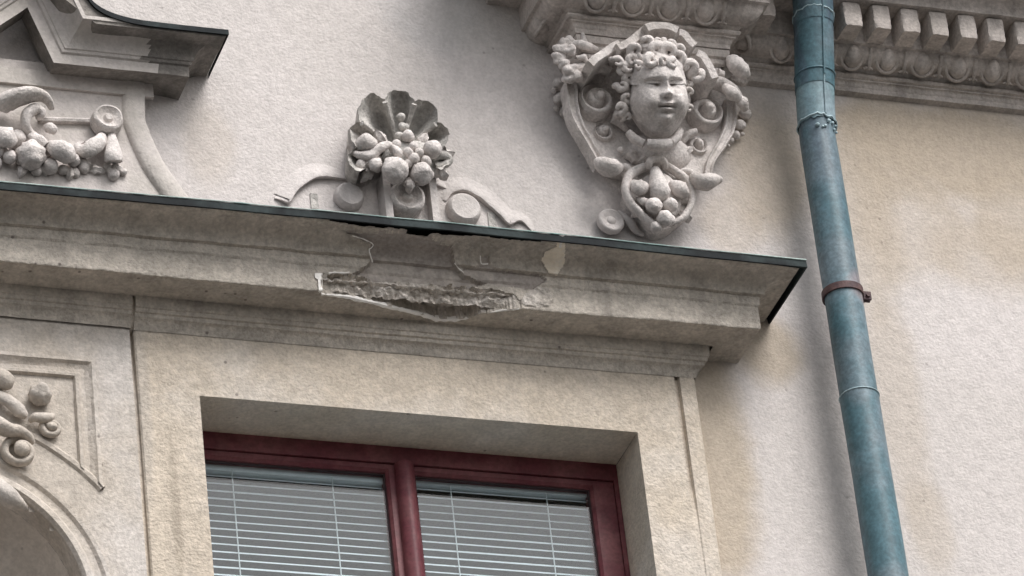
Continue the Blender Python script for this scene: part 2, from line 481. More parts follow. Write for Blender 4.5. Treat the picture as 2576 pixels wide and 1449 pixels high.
DMG0 = [k5(*p) for p in [(470, 150), (2235, 300), (2232, 392), (2000, 385), (1800, 372), (1650, 352), (1500, 350), (1350, 338), (1200, 330), (1050, 300), (880, 285), (700, 268), (560, 250), (480, 232)]]
CHIP = [k5(*p) for p in [(345, 640), (455, 635), (450, 665), (420, 672), (408, 790), (375, 790), (372, 690), (350, 672)]]
def inside(p, poly):
    x, y = p; r = False; n = len(poly)
    for i in range(n):
        x0, y0 = poly[i]; x1, y1 = poly[(i + 1) % n]
        if (y0 > y) != (y1 > y) and x < (x1 - x0) * (y - y0) / (y1 - y0) + x0: r = not r
    return r
def resample(prof, step):
    out = [Vector(prof[0])]
    for a, b in zip(prof, prof[1:]):
        a, b = Vector(a), Vector(b); n = max(1, int(round((b - a).length / step)))
        out += [a + (b - a) * (k / n) for k in range(1, n + 1)]
    return out
def arc(p0, p1, bulge, n=8):
    """profile curve from p0 to p1, quarter-ellipse; bulge 'c' hollow or 'o' round"""
    out = []
    for i in range(n + 1):
        t = i / n * math.pi / 2
        if bulge == 'c': out.append((p0[0] + (p1[0] - p0[0]) * math.sin(t), p0[1] + (p1[1] - p0[1]) * (1 - math.cos(t))))
        else: out.append((p0[0] + (p1[0] - p0[0]) * (1 - math.cos(t)), p0[1] + (p1[1] - p0[1]) * math.sin(t)))
    return out
cprof = [(0.262, 8.776)] + arc((0.258, 8.774), (0.187, 8.736), 'c', 9) + [(0.187, 8.733), (0.1765, 8.731), (0.1745, 8.708), (0.170, 8.703), (0.170, 8.6395), (0.1685, 8.6372), (0.072, 8.636)]
def sag(x): return max(0.0, 1 - ((x + 0.55) / 1.25) ** 2)
def cornice_piece(x0, x1, step, end=False, inner=None):
    mb = MB()
    pr = resample(cprof, step if step < 0.005 else 0.006 if step < 0.01 else 0.02)
    n = max(2, int((x1 - x0) / step))
    lo, hi = [], []
    rows = []
    for i in range(n + 1):
        x = x0 + (x1 - x0) * i / n
        row = []
        for p in pr:
            xe = x + ((p.x - PC) if (end and i == n) else 0)
            s = (p.y - 8.636) / 0.14
            z = p.y + 0.011 * sag(xe) * s - 0.006 * sag(xe) * (1 - s)
            v = Vector((xe, -p.x, z))
            v.y += 0.0016 * noise.noise(v * 9) + 0.0014 * noise.noise(v * 65) + 0.0009 * noise.noise(v * 150); v.z += 0.0018 * noise.noise(v * 7 + Vector((5, 0, 0))) + 0.0014 * noise.noise(v * 60 + Vector((5, 0, 0)))
            row.append(v)
        rows.append(row)
    fm = {}
    if step < 0.005:
        new = []
        for row in rows:
            nr = []
            for q, v in zip(pr, row):
                j = 5 * noise.noise(v * 45)
                px = proj(v); pj = (px[0] + j, px[1] + 4 * noise.noise(v * 45 + Vector((9, 9, 9))))
                u = v.copy()
                if inside((pj[0], pj[1] + 3.5), DMG0): u.y += 0.03
                elif inside(pj, DMG1):
                    dpt = 0.015 + 0.012 * noise.noise(v * 34) + 0.010 * noise.noise(v * 95) + 0.30 * max(0, 8.668 - q.y)
                    if q.y > 8.641: u.y += dpt
                    if q.y < 8.645: u.z += 0.024 + 0.5 * dpt
                elif inside(pj, DMG2): u.y += 0.015 + 0.0012 * noise.noise(Vector((v.x * 12, 0, v.z * 160)))
                elif inside(pj, DMG3): u.y += 0.0065 + 0.001 * noise.noise(Vector((v.x * 12, 0, v.z * 160)))
                elif inside(pj, LUMP): u.y -= 0.003 + 0.004 * noise.noise(v * 80)
                nr.append(u)
            new.append(nr)
        patch = {'drop': MB(), 'chip': MB()}
        for i in range(n):
            for j in range(len(pr) - 1):
                c = (rows[i][j] + rows[i + 1][j + 1]) / 2
                px = proj(c)
                q4 = [new[i][j], new[i + 1][j], new[i + 1][j + 1], new[i][j + 1]]
                mi = 1 if inside(px, DMG1) else 2 if (inside(px, DMG2) or inside(px, DMG3) or inside(px, DMG0)) else 0
                if inside(px, LUMP): mi = 1
                fm[(i, j)] = mi
                for kk, poly in (('drop', DROP), ('chip', CHIP)):
                    if inside(px, poly): patch[kk].add([v + Vector((0, -0.004, -0.0012)) for v in q4], [(0, 1, 2, 3)])
        rows = new
        nn = len(pr)
        mb.v = [v for r_ in rows for v in r_]
        for i in range(n):
            for j in range(nn - 1):
                mb.f.append([i * nn + j, i * nn + j + 1, (i + 1) * nn + j + 1, (i + 1) * nn + j]); mb.mi.append(fm[(i, j)])
        return mb, patch
    mb.grid(rows)
    if end:      # return to the wall
        last = rows[-1]
        mb.grid([last, [Vector((v.x, 0.0, v.z)) for v in last]])
    return mb
XA, XB = -0.62, 0.10
cm, patches = cornice_piece(XA, XB, 0.0033)
c1 = cornice_piece(-1.6, XA, 0.007); c2 = cornice_piece(XB, XC, 0.007, True); c3 = cornice_piece(-6.0, -1.6, 0.1); cm.add(c3.v, c3.f)
cm.add(c1.v, c1.f); cm.add(c2.v, c2.f)
CO = cm.build('window_cornice', [M['cornice'], M['mortar'], M['skin']], B, 'weathered cornice over the window with a broken front edge', smooth=30)
for kk, mk, lb in (('drop', 'filler', 'pale drop-shaped filler patch'), ('chip', 'fresh', 'fresh white plaster chip')):
    if patches[kk].f: patches[kk].build('plaster_patch', M[mk], CO, lb)
def at_z(px, py, z):
    d = fwd * FPX + RT * (px - PW / 2) - UP * (py - PH / 2)
    return CAM + d * ((z - CAM.z) / d.z)
for pts, rr in (([(398, 798), (480, 806), (600, 818), (690, 838), (760, 853), (860, 876), (960, 902), (1050, 922), (1180, 954), (1300, 988), (1400, 992), (1480, 990), (1550, 980)], [0.002, 0.0022, 0.003, 0.0036, 0.003, 0.0032, 0.003, 0.0028, 0.003, 0.0042, 0.004, 0.0034, 0.0015]), ([(1700, 942), (1800, 926), (1900, 918), (1945, 912)], [0.0008, 0.0014, 0.0012, 0.0008])):
    q_ = MB(); v = [at_z(*k5(x, y), 8.633) for x, y in pts]; sp = smooth_path(v, 4)
    q_.tube(sp, [a_ * 1.9 * (1 + 0.6 * noise.noise(p_ * 90)) for a_, p_ in zip(lerp_list(rr, len(sp)), sp)], 6); q_.rough(0.0012, 120)
    q_.build('lit_broken_edge', M['fresh'], CO, 'broken plaster edge under the hole, painted bright as sky-lit')  # white colour stands for fresh plaster catching the sky
def on_profile(px, py, lift=0.002):
    best = None
    for p_ in resample(cprof, 0.002):
        v = at(px, py, p_.x); e = abs(v.z - p_.y)
        if best is None or e < best[0]: best = (e, v)
    return best[1] + Vector((0, -lift, 0))
for pts, r_ in (([(640, 345), (700, 362), (760, 385), (802, 412), (790, 440), (772, 455), (782, 500), (798, 552)], 0.0014), ([(455, 640), (500, 632), (560, 636), (615, 632)], 0.0026), ([(1440, 560), (1475, 605), (1510, 632)], 0.0018), ([(1640, 500), (1648, 560), (1700, 565)], 0.0018)):
    q_ = MB(); sp = smooth_path([on_profile(*k5(x, y)) for x, y in pts], 5)
    q_.tube(sp, [r_ * (1 + 0.7 * noise.noise(p_ * 110)) for p_ in sp], 6); q_.rough(0.001, 130)
    q_.build('lit_broken_edge', M['fresh'], CO, 'thin edge of the peeled plaster skin, painted pale as lit')  # white tubes paint the light on the peeled edges
db = MB(); db.tube([at(*k5(2270, 335), 0.270), at(*k5(2268, 380), 0.262), at(*k5(2262, 420), 0.245)], [0.013, 0.010, 0.008], 8)
db.build('plaster_patch', M['fresh'], CO, 'white filler dab under the flashing')

# flashing
def fz(x): return 8.789 + 0.011 * sag(x)
fl = MB(); edge = MB()
FP = 0.277
xs = [-6.0 + 0.1 * i for i in range(44)] + [-1.6 + 0.03 * i for i in range(73)]
xs = sorted(set(round(x, 3) for x in xs if x < XC)) + [XC]
fprof = [(0.001, 0.036), (FP, 0.0), (FP + 0.001, -0.021), (FP - 0.004, -0.0215), (FP - 0.006, -0.006), (0.262, -0.012)]
rows = []
for x in xs:
    end = x == XC
    rows.append([Vector((x + ((p - PC) if end else 0), -p - 0.0016 * noise.noise(Vector((x * 4, p, 0))), fz(x) + z + (0.0015 * noise.noise(Vector((x * 6, 3, 0)))))) for p, z in fprof])
fl.grid(rows)
last = rows[-1]
fl.grid([[v.copy() for v in last[1:]], [Vector((v.x, 0.0, v.z + (0.0 if i else 0.036))) for i, v in enumerate(last[1:])]])
fl.add([last[0], last[1], Vector((last[1].x, 0, last[1].z + 0.036))], [(0, 1, 2)])
fl.build('flashing', M['copper'], CO, 'dark green copper drip flashing', smooth=20)
pts = [Vector((r_[1].x, r_[1].y - 0.001, r_[1].z + 0.0015)) for r_ in rows if r_[1].x > -3]
edge.tube(pts, [0.0018 + 0.0014 * noise.noise(Vector((p.x * 30, 0, 0))) for p in pts], 6)
edge.build('flashing_edge', M['verdigris_glint'], CO, 'pale green rolled edge of the flashing')

# bed moulding under the cornice: two lengths parted by the settlement crack
bprof = [(0.072, 8.637), (0.070, 8.606), (0.066, 8.604), (0.0645, 8.594), (0.059, 8.592), (0.057, 8.583), (0.050, 8.580), (0.044, 8.572), (0.040, 8.562), (PS + 0.002, 8.555)]
def bed(x0, x1, dz, end=False):
    mb = MB(); rows = []
    n = max(2, int((x1 - x0) / 0.012))
    for i in range(n + 1):
        x = x0 + (x1 - x0) * i / n
        rows.append([Vector((x + ((p - PS) if (end and i == n) else 0), -p, (z + (dz if z < 8.63 else 0.0008)) - 0.005 * sag(x) + 0.0012 * noise.noise(Vector((x * 11, z * 40, 0))) + 0.0011 * noise.noise(Vector((x * 55, z * 90, 3))))) for p, z in bprof])
    mb.grid(rows)
    for r_ in ([rows[0]] if x0 > -2 else []) + [rows[-1]]:
        mb.grid([r_, [Vector((v.x, 0.02, v.z)) for v in r_]])
    return mb
CX = SL - 0.004
bed(-6, CX - 0.004, 0.006).build('bed_moulding', M['cornice'], B)
bed(CX + 0.004, SR_, 0.0, True).build('bed_moulding', M['cornice'], B)

# --- window surround
s = MB()
GX = 0.4075
def strip(x0, x1, P, z0, z1): s.add([(x0, -P, z0), (x1, -P, z0), (x1, -P, z1), (x0, -P, z1)], [(0, 1, 2, 3)])
ZB, ZT = 6.9, 8.60
strip(OL, OR_, PS, OT, ZT)
strip(OR_, GX - 0.008, PS, ZB, ZT)
rows = []
for z in [ZB, 8.0, 8.05, 8.1, 8.15, 8.2, 8.25, 8.3, 8.4, ZT]:
    d = 0.012 * min(1, max(0.12, (z - 8.12) / 0.12))
    j = 0.0015 * noise.noise(Vector((0, 0, z * 20)))
    rows.append([Vector((x + j, -p, z)) for x, p in ((GX - 0.008, PS), (GX - 0.004, PS - d), (GX + 0.004, PS - d), (GX + 0.007, PS - 0.002 + 0.003), (SR_ - 0.004, PS + 0.001), (SR_, PS - 0.004), (SR_ + 0.001, 0.0))])
s.grid(rows)
LG = -1.02 + 0.01
rows = [[Vector((x, -p, z)) for x, p in ((SL, -0.02), (SL, PS - 0.004), (SL + 0.004, PS), (LG - 0.008, PS), (LG, PS - 0.002), (LG + 0.01, PS), (OL, PS))] for z in (ZB, 7.9, 8.3, ZT)]
s.grid(rows)
# reveals
DEP = -0.30
s.add([(OL, -PS, OT), (OR_, -PS, OT), (OR_, -DEP, OT + 0.004), (OL, -DEP, OT + 0.004)], [(0, 1, 2, 3)])
s.add([(OR_, -PS, ZB), (OR_, -PS, OT), (OR_, -DEP, OT), (OR_, -DEP, ZB)], [(0, 1, 2, 3)])
s.add([(OL, -PS, ZB), (OL, -PS, OT), (OL, -DEP, OT), (OL, -DEP, ZB)], [(0, 1, 2, 3)])
s.add([(OL, -0.12, ZB), (OR_, -0.12, ZB), (OR_, -DEP, ZB + 0.03), (OL, -DEP, ZB + 0.03)], [(0, 1, 2, 3)])
s.build('window_surround', M['surround'], B, 'beige roughcast surround with a vertical groove', smooth=30)

# --- window
WF = -0.132
f = MB()
FX0, FX1 = OL + 0.001, OR_ - 0.001
ZH = OT + 0.003
f.box(FX0, FX1, WF - 0.09, WF, ZH - 0.05, ZH - 0.001)
f.box(FX0, FX0 + 0.012, WF - 0.09, WF, ZB, ZH - 0.05); f.box(FX1 - 0.012, FX1, WF - 0.09, WF, ZB, ZH - 0.05)
f.box(FX0, FX1, WF - 0.09, WF, ZB - 0.05, ZB)
WIN = f.build('window', M['frame'], B, 'maroon painted casement window')
MX = -0.313
def sash(x0, x1, sl_, sr):
    mb = MB()
    P1, P0 = WF - 0.006, WF - 0.07
    zt, zb = ZH - 0.053, ZB + 0.01
    TR = 0.013
    mb.box(x0, x1, P0, P1, zt - TR, zt); mb.box(x0, x1, P0, P1, zb, zb + 0.06)
    mb.box(x0, x0 + sl_, P0, P1 - 0.0005, zb + 0.06, zt - TR); mb.box(x1 - sr, x1, P0, P1 - 0.0005, zb + 0.06, zt - TR)
    # chamfered glazing bead
    a, b_, t, bt = x0 + sl_, x1 - sr, zt - TR, zb + 0.06
    bead = [(0.0, P1 - 0.001), (0.007, P1 - 0.008), (0.007, P0 + 0.02)]
    mb.sweep([(b_, bt), (b_, t), (a, t), (a, bt)], [(o, p) for o, p in bead])
    o = mb.build('sash', M['frame'], WIN)
    gk = MB()
    gk.sweep([(b_ - 0.007, bt), (b_ - 0.007, t - 0.007), (a + 0.007, t - 0.007), (a + 0.007, bt)], [(0, P0 + 0.050), (0.003, P0 + 0.049), (0.003, P0 + 0.04)])
    gk.build('gasket', M['gasket'], WIN)
    gl = MB(); gl.box(a + 0.008, b_ - 0.008, P0 + 0.042, P0 + 0.046, bt, t - 0.007)
    gl.build('pane', M['glass'], WIN, smooth=0)
sash(FX0 + 0.013, MX - 0.012, 0.034, 0.024)
sash(MX + 0.012, FX1 - 0.013, 0.018, 0.056)
mu = MB()
zt = ZH - 0.052
mu.sweep([(MX + 0.004, ZB), (MX + 0.004, zt)], [(0.024, WF - 0.03), (0.024, WF + 0.006), (0.018, WF + 0.013), (0.006, WF + 0.022), (-0.006, WF + 0.022), (-0.018, WF + 0.013), (-0.024, WF + 0.006), (-0.024, WF - 0.03)], True)
mu.build('mullion', M['frame'], WIN, smooth=50)
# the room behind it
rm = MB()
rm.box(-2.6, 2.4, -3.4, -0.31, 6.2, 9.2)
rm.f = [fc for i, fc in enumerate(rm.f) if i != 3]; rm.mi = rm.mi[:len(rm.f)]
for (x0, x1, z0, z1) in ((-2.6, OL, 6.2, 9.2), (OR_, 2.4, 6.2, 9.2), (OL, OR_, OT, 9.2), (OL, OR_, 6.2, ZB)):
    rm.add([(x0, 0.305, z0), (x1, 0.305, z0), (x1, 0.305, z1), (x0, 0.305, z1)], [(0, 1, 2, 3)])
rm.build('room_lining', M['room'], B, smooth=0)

# --- spandrel panel with the arched niche
NX, NZ, RI, RO, RF = -1.57, 7.745, 0.35, 0.42, 0.53
PL = 0.03
p = MB()
RM = (RI + RO) / 2
zs = sorted(set([6.4 + 0.05 * i for i in range(45)] + [8.6]))
xs = sorted(set([-3.3 + 0.05 * i for i in range(45)] + [CX - 0.006]))
xs = [x for x in xs if x <= CX - 0.005]
for x0, x1 in zip(xs, xs[1:]):
    for z0, z1 in zip(zs, zs[1:]):
        cx, cz = (x0 + x1) / 2, (z0 + z1) / 2
        inn = (math.hypot(cx - NX, cz - NZ) < RI + 0.02) if cz > NZ else (abs(cx - NX) < RI + 0.02)
        if not inn: p.add([(x0, -PL, z0), (x1, -PL, z0), (x1, -PL, z1), (x0, -PL, z1)], [(0, 1, 2, 3)])
p.add([(CX - 0.006, -PL, 6.4), (CX - 0.006, 0.02, 6.4), (CX - 0.006, 0.02, 8.6), (CX - 0.006, -PL, 8.6)], [(0, 1, 2, 3)])
PAN = p.build('niche_panel', M['panel'], B, 'pale beige panel round the arched niche', smooth=0)
ar = MB()
path = [(NX + RI + 0.03, 6.4)] + [(NX + (RI + 0.03) * math.cos(a), NZ + (RI + 0.03) * math.sin(a)) for a in [math.pi * i / 40 for i in range(41)]] + [(NX - RI - 0.03, 6.4)]
ar.sweep(path, [(0.03, -0.03), (0.03, PL + 0.010), (0.022, PL + 0.020), (0.008, PL + 0.018), (-0.004, PL + 0.004), (-0.022, PL + 0.004), (-0.030, PL + 0.012), (-0.040, PL + 0.013), (-0.046, PL - 0.002)])
ar.build('archivolt', M['panel'], PAN, smooth=35)
ni = MB()
rows = []
for e in [R(90 - 7.5 * i) for i in range(13)]:
    rows.append([Vector((NX + RI * math.cos(e) * math.cos(a), 0.03 + 0.24 * math.cos(e) * math.sin(a), NZ + RI * math.sin(e))) for a in [math.pi * j / 20 for j in range(21)]])
rows.append([Vector((v.x, v.y, 6.4)) for v in rows[-1]])
ni.grid(rows)
ni.build('niche_shell', mat('grey_niche_render', (0.56, 0.51, 0.46), stain=(0.62, 0.57, 0.52), stain_scale=4, specks=0.4, grain=0.4, mottle=0.08), PAN, 'dark hollow of the niche')
fr = MB()   # moulded frame of the spandrel field
fp = [(-0.002, PL - 0.01), (0.0, PL + 0.010), (0.010, PL + 0.012), (0.016, PL + 0.004), (0.034, PL - 0.004 + 0.002), (0.042, PL + 0.003), (0.046, PL + 0.010), (0.054, PL + 0.010), (0.058, PL + 0.001)]
arcp = [(NX + RF * math.cos(a_), NZ + RF * math.sin(a_)) for a_ in [R(135 - (135 - 39.3) * i / 34) for i in range(35)]]
fr.sweep(arcp, [(0.010, PL - 0.003), (0.008, PL + 0.004), (0.002, PL + 0.008), (-0.008, PL + 0.007), (-0.016, PL - 0.002)])
rows = [[Vector((-1.160 - o, -p_, NZ + math.sqrt(RF ** 2 - (-1.160 - o - NX) ** 2) - 0.002)) for o, p_ in fp]]
rows += [[Vector((-1.160 - o, -p_, 8.452 - o)) for o, p_ in fp], [Vector((-2.5, -p_, 8.452 - o)) for o, p_ in fp]]
fine = []
for a_, b_ in zip(rows, rows[1:]):
    fine += [[x.lerp(y, i_ / 24) for x, y in zip(a_, b_)] for i_ in range(24)]
fr.grid(fine + [rows[-1]])
fr.rough(0.0015, 40)
fr.build('panel_frame', M['panel'], PAN, smooth=35)

# crack between the niche panel and the surround: a dark gap with a broken lip
# (the gap itself is left open between the two bodies above)

jt = MB()
rows = [[Vector((x + 0.002 * noise.noise(Vector((0, 7, z * 9))), -p, z)) for x, p in ((CX - 0.008, 0.0), (CX - 0.006, 0.025 - 0.012 * max(0, (z - 8.35) / 0.2)), (SL + 0.002, 0.022 - 0.012 * max(0, (z - 8.35) / 0.2)), (SL + 0.004, 0.0))] for z in [6.5, 7.6] + [7.8 + 0.03 * i for i in range(26)]] + [[Vector((x, -p, z)) for x, p in ((CX - 0.008, 0.0), (CX - 0.006, q), (SL + 0.004, q), (SL + 0.006, 0.0))] for z, q in ((8.556, 0.030), (8.58, 0.048), (8.60, 0.056), (8.634, 0.058))]
jt.grid(rows); jt.build('joint_mortar', M['surround'], B, 'mortar joint between the niche panel and the window surround')
# --- broken pediment, upper left
ZP, XP, PPc = 9.301, -0.875, 0.11
pd = MB()
A, Cc = Vector((-1.236, ZP)), Vector((-1.297, 9.468))
path = [(XP, ZP), (A.x, A.y), (Cc.x, Cc.y), (-1.40, 9.37), (-1.62, 9.30), (-2.4, 9.30)]
path = [(-2.4, 9.30), (-1.62, 9.30), (-1.40, 9.375), (Cc.x, Cc.y), (A.x, A.y), (XP, ZP)]
pp = [(0.012, 0.03), (0.003, PPc - 0.004), (0.0, PPc), (0.030, PPc), (0.033, PPc + 0.006), (0.040, PPc + 0.008)] + [(o, q) for q, o in arc((PPc + 0.012, 0.042), (0.186, 0.086), 'o', 7)] + [(0.088, 0.193), (0.098, 0.194)]
rows = []
tmp = MB(); tmp.sweep(path, pp)
m_ = len(pp)
rows = [tmp.v[i * m_:(i + 1) * m_] for i in range(len(path))]
# mitred end towards the right
rows[-1] = [Vector((v.x + (q - PPc), v.y, v.z)) for v, (o, q) in zip(rows[-1], pp)]
fine = []
for a, b in zip(rows, rows[1:]):
    n = max(1, int(max((x - y).length for x, y in zip(a, b)) / 0.008))
    fine += [[x.lerp(y, k / n) for x, y in zip(a, b)] for k in range(n)]
fine.append(rows[-1])
fine = [[v + Vector((0, 0.002 * noise.noise(v * 14), 0.0015 * noise.noise(v * 11 + Vector((3, 3, 3))))) if 0 < j < m_ - 1 else v for j, v in enumerate(r_)] for r_ in fine]
pd.grid(fine)
pd.grid([fine[-1], [Vector((v.x, 0, v.z)) for v in fine[-1]]])
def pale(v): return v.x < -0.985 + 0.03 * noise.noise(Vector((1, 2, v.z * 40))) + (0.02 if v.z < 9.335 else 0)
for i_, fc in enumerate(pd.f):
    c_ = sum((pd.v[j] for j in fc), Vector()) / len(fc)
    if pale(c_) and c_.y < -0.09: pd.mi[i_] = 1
PED = pd.build('pediment', [M['shaded_old'], M['plaque']], B, 'broken pediment cornice at the upper left', smooth=30)  # dark slot deepens the shade, pale repair carries the light it gets
fill = MB()
zf = ZP + 0.098
pf = MB()
zf = ZP + 0.098
top = [(-1.62, zf + 0.14), (-1.30, zf + 0.20), (-1.185, zf + 0.10), (-1.135, zf + 0.035), (-1.06, zf + 0.006), (-0.95, zf), (XP + 0.088, zf)]
top = [(v.x, v.y) for v in smooth_path(top, 6)]
rows = [[Vector((x, 0.0, z + 0.03)), Vector((x, -0.198, z)), Vector((x, -0.199, z - 0.016)), Vector((x, -0.192, z - 0.015))] for x, z in top]
pf.grid(rows)
mb = MB(); mb.plate([(x, z - 0.006) for x, z in top[6:]] + [(XP + 0.08, zf - 0.02), (-1.14, zf - 0.02), (-1.22, zf + 0.05)], 0.12, 0.190)
mb.build('cyma_fill', M['shaded_old'], PED)
l_ = rows[-1]
pf.grid([[v.copy() for v in l_[1:4]], [Vector((v.x, 0, v.z)) for v in l_[1:4]]])
pf.build('flashing', M['copper'], PED, smooth=25)
# filling behind the flashing on the rake
# console plaque with splayed sides below the pediment
pl = MB()
side = [(366, 200), (366, 290), (372, 315), (388, 355), (413, 406), (447, 455), (480, 500)]
so = [at(x, y, 0.05) for x, y in side]
so = smooth_path([Vector((v.x, v.z)) for v in so], 4)
ol = [(v.x, v.y) for v in so]
pl.plate(ol + [(-2.3, ol[-1][1]), (-2.3, ol[0][1] + 0.03), (ol[0][0], ol[0][1] + 0.03)], -0.001, 0.036)
pl.sweep([(v.x, v.y) for v in so], [(0.0, 0.0), (0.0, 0.046), (-0.006, 0.050), (-0.046, 0.050), (-0.056, 0.043), (-0.060, 0.034)])
pl.box(-2.3, -0.955, 0.034, 0.046, 9.27, 9.318)
pl.build('pediment_plaque', M['plaque'], PED, smooth=35)

# --- entablature with dentils and egg-and-dart, stepping forward over the console
eprof = [(0.0, 9.545), (0.020, 9.549), (0.022, 9.562)] + [(o, z) for o, z in arc((0.026, 9.566), (0.036, 9.577), 'o', 4)] + [(0.036, 9.581), (0.044, 9.583), (0.048, 9.588), (0.046, 9.594), (0.040, 9.598), (0.048, 9.603)] + \
        [(o, z) for o, z in arc((0.050, 9.606), (0.100, 9.640), 'c', 6)] + [(0.104, 9.646), (0.114, 9.648), (0.114, 9.724), (0.205, 9.726), (0.208, 9.742), (0.215, 9.75), (0.225, 9.762), (0.235, 9.766), (0.27, 9.768), (0.27, 9.86), (0.29, 9.88), (0.33, 9.96), (0.33, 9.98), (0.0, 10.06)]
XL, XR, PB = 0.222, 0.625, 0.13
epath = [(XL, 0.0), (XL, PB), (XR, PB), (XR, 0.0), (9.0, 0.0)]
en = MB()
en.plan(epath, eprof)
ENT = en.build('entablature', M['ent'], B, 'grey-brown main cornice with dentils and egg mouldings', smooth=35)
# dentil, egg and dart share meshes
PIPEX = at(2164.5, 1000, 0.118).x
def dentil_mesh(k):
    mb = MB(); rows = []
    for i in range(9):
        z = 0.0755 * i / 8
        ring_ = []
        for (x0, y0), (x1, y1) in zip([(-1, 0), (-1, 1), (1, 1), (1, 0)], [(-1, 1), (1, 1), (1, 0), (-1, 0)]):
            for j in range(6):
                t = j / 6; x, y = x0 + (x1 - x0) * t, y0 + (y1 - y0) * t
                r_ = 0.93 if i == 0 else 1.0
                v = Vector((x * 0.027 * r_, -y * 0.078 * (0.985 if i == 0 else 1), z))
                cr = 0.0022 if (abs(x) > 0.9 and y > 0.9) else 0.0
                v += Vector((-math.copysign(cr, x), cr, 0))
                v += noise.noise_vector(v * 70 + Vector((k * 7, 0, 0))) * 0.0022
                ring_.append(v)
        rows.append(ring_)
    mb.grid(rows, closed=True)
    n_ = 24
    mb.f.append(list(range(n_))[::-1]); mb.mi.append(0); mb.f.append(list(range(8 * n_, 9 * n_))); mb.mi.append(0)
    return mb.mesh('dentil', [M['ent']], smooth=50)
dms = [dentil_mesh(k) for k in range(4)]
def egg_mesh():
    mb = MB(); rows = []
    for i in range(9):
        t = math.pi * i / 8
        rows.append([Vector((0.0255 * math.sin(t) * math.cos(a) * (1.0 - 0.12 * math.cos(t)), -0.028 * math.sin(t) * math.sin(a), 0.034 * math.cos(t))) for a in [2 * math.pi * j / 14 for j in range(14)]])
    mb.grid(rows, closed=True)
    return mb.mesh('egg', [M['ent']], smooth=60)
def cup_mesh():
    mb = MB()
    pts = [Vector((0.0335 * math.sin(a), -0.004, -0.038 * math.cos(a))) for a in [R(-112) + R(224) * i / 20 for i in range(21)]]
    mb.tube(pts, [0.0055] * 21, 7)
    return mb.mesh('egg_cup', [M['ent']], smooth=60)
def dart_mesh():
    mb = MB()
    mb.tube([Vector((0, -0.012, 0.028)), Vector((0, -0.012, 0.0)), Vector((0, -0.009, -0.022)), Vector((0, -0.006, -0.036))], [0.006, 0.008, 0.005, 0.001], 6)
    mb.tube([Vector((-0.013, -0.004, -0.030)), Vector((0, -0.006, -0.024)), Vector((0.013, -0.004, -0.030))], [0.003, 0.004, 0.003], 6)
    return mb.mesh('dart', [M['ent']], smooth=60)
em, cm_, dtm = egg_mesh(), cup_mesh(), dart_mesh()
TILT = R(40)
def runs(a, b, nrm, P0, sp, first):
    """a, b: (x, P) ends in plan"""
    a, b = Vector(a), Vector(b); L = (b - a).length; d = (b - a) / L
    n = int((L - first) / sp) + 1
    return [a + d * (first + i * sp) for i in range(max(0, n))]
def put_row(a, b, rotz, egg0, den0):
    out = Vector((math.sin(rotz), math.cos(rotz)))       # outward in (x, P)
    for q in runs(a, b, 0, 0, 0.1045, egg0):
        c = q + out * 0.080
        for nm, me in (('egg', em), ('egg_cup', cm_)):
            c2 = c if nm == 'egg' else q + out * 0.082
            share(nm, me, (c2.x + random.uniform(-0.002, 0.002), -c2.y, 9.626 + random.uniform(-0.002, 0.002)), ENT, rot=(TILT * 0.9, random.uniform(-0.06, 0.06), -rotz), scale=(random.uniform(0.94, 1.05), 1, random.uniform(0.95, 1.04)))
        if (b - Vector(a)).length if isinstance(b, Vector) else True:
            q2 = q + (Vector(b) - Vector(a)).normalized() * 0.052 + out * 0.078
            if (Vector(b) - q).length > 0.06: share('dart', dtm, (q2.x, -q2.y, 9.626), ENT, rot=(TILT * 0.9, 0, -rotz))
    for q in runs(a, b, 0, 0, 0.0855, den0):
        c = q + out * 0.1145
        if rotz == 0.0 and Vector(a).y == 0.0 and abs(c.x - PIPEX) < 0.072: continue
        share('dentil', dms[random.randrange(4)], (c.x, -c.y, 9.6485), ENT, rot=(random.uniform(-0.01, 0.01), random.uniform(-0.012, 0.012), -rotz), scale=(random.uniform(0.96, 1.03), random.uniform(0.97, 1.0), random.uniform(0.99, 1.01)))
e0 = at(2149, 134, 0.10).x
first = (e0 - XR - 0.1045 * 2) % 0.1045
d0 = at(*(1811.3 + 1075 / 3.1994, 130 / 3.1994), 0.19).x
dfirst = (d0 - XR) % 0.0855
put_row((XR, 0.0), (2.35, 0.0), 0.0, first + 0.1045, dfirst + 0.0855)
put_row((XL - 0.02, PB), (XR + 0.03, PB), 0.0, 0.045, 0.02)
put_row((XL, 0.0), (XL, PB), R(-90), 0.07, 0.06)
put_row((XR, PB), (XR, 0.0), R(90), 0.03, 0.03)
# console block under the break
cb = MB()
cb.box(XL + 0.004, XR - 0.004, -0.001, PB - 0.002, 9.485, 9.546)
b0, b1 = at(*k3(712, 1290), 0.0), at(*k3(1240, 1360), 0.0)
zb_ = (b0.z + b1.z) / 2
lv = [(b0.x, b1.x - 0.09, -0.004, zb_), (b0.x - 0.06, b1.x - 0.05, 0.008, 9.28), (XL + 0.05, XR - 0.04, 0.040, 9.40), (XL + 0.02, XR - 0.02, 0.085, 9.455), (XL + 0.006, XR - 0.006, PB - 0.004, 9.486)]
cb.grid([[Vector((x0, 0, z)), Vector((x0, -p, z)), Vector((x1, -p, z)), Vector((x1, 0, z))] for x0, x1, p, z in lv])
cb.build('console_block', M['relief'], ENT, smooth=20)
cf = MB()
cf.plan([(XL, 0.0), (XL, PB), (XR, PB), (XR, 0.0)], [(0.001, 9.500), (0.008, 9.506), (0.008, 9.520), (0.016, 9.524), (0.018, 9.540), (0.018, 9.5455)])
cf.build('cap_moulding', M['ent'], ENT, smooth=30)

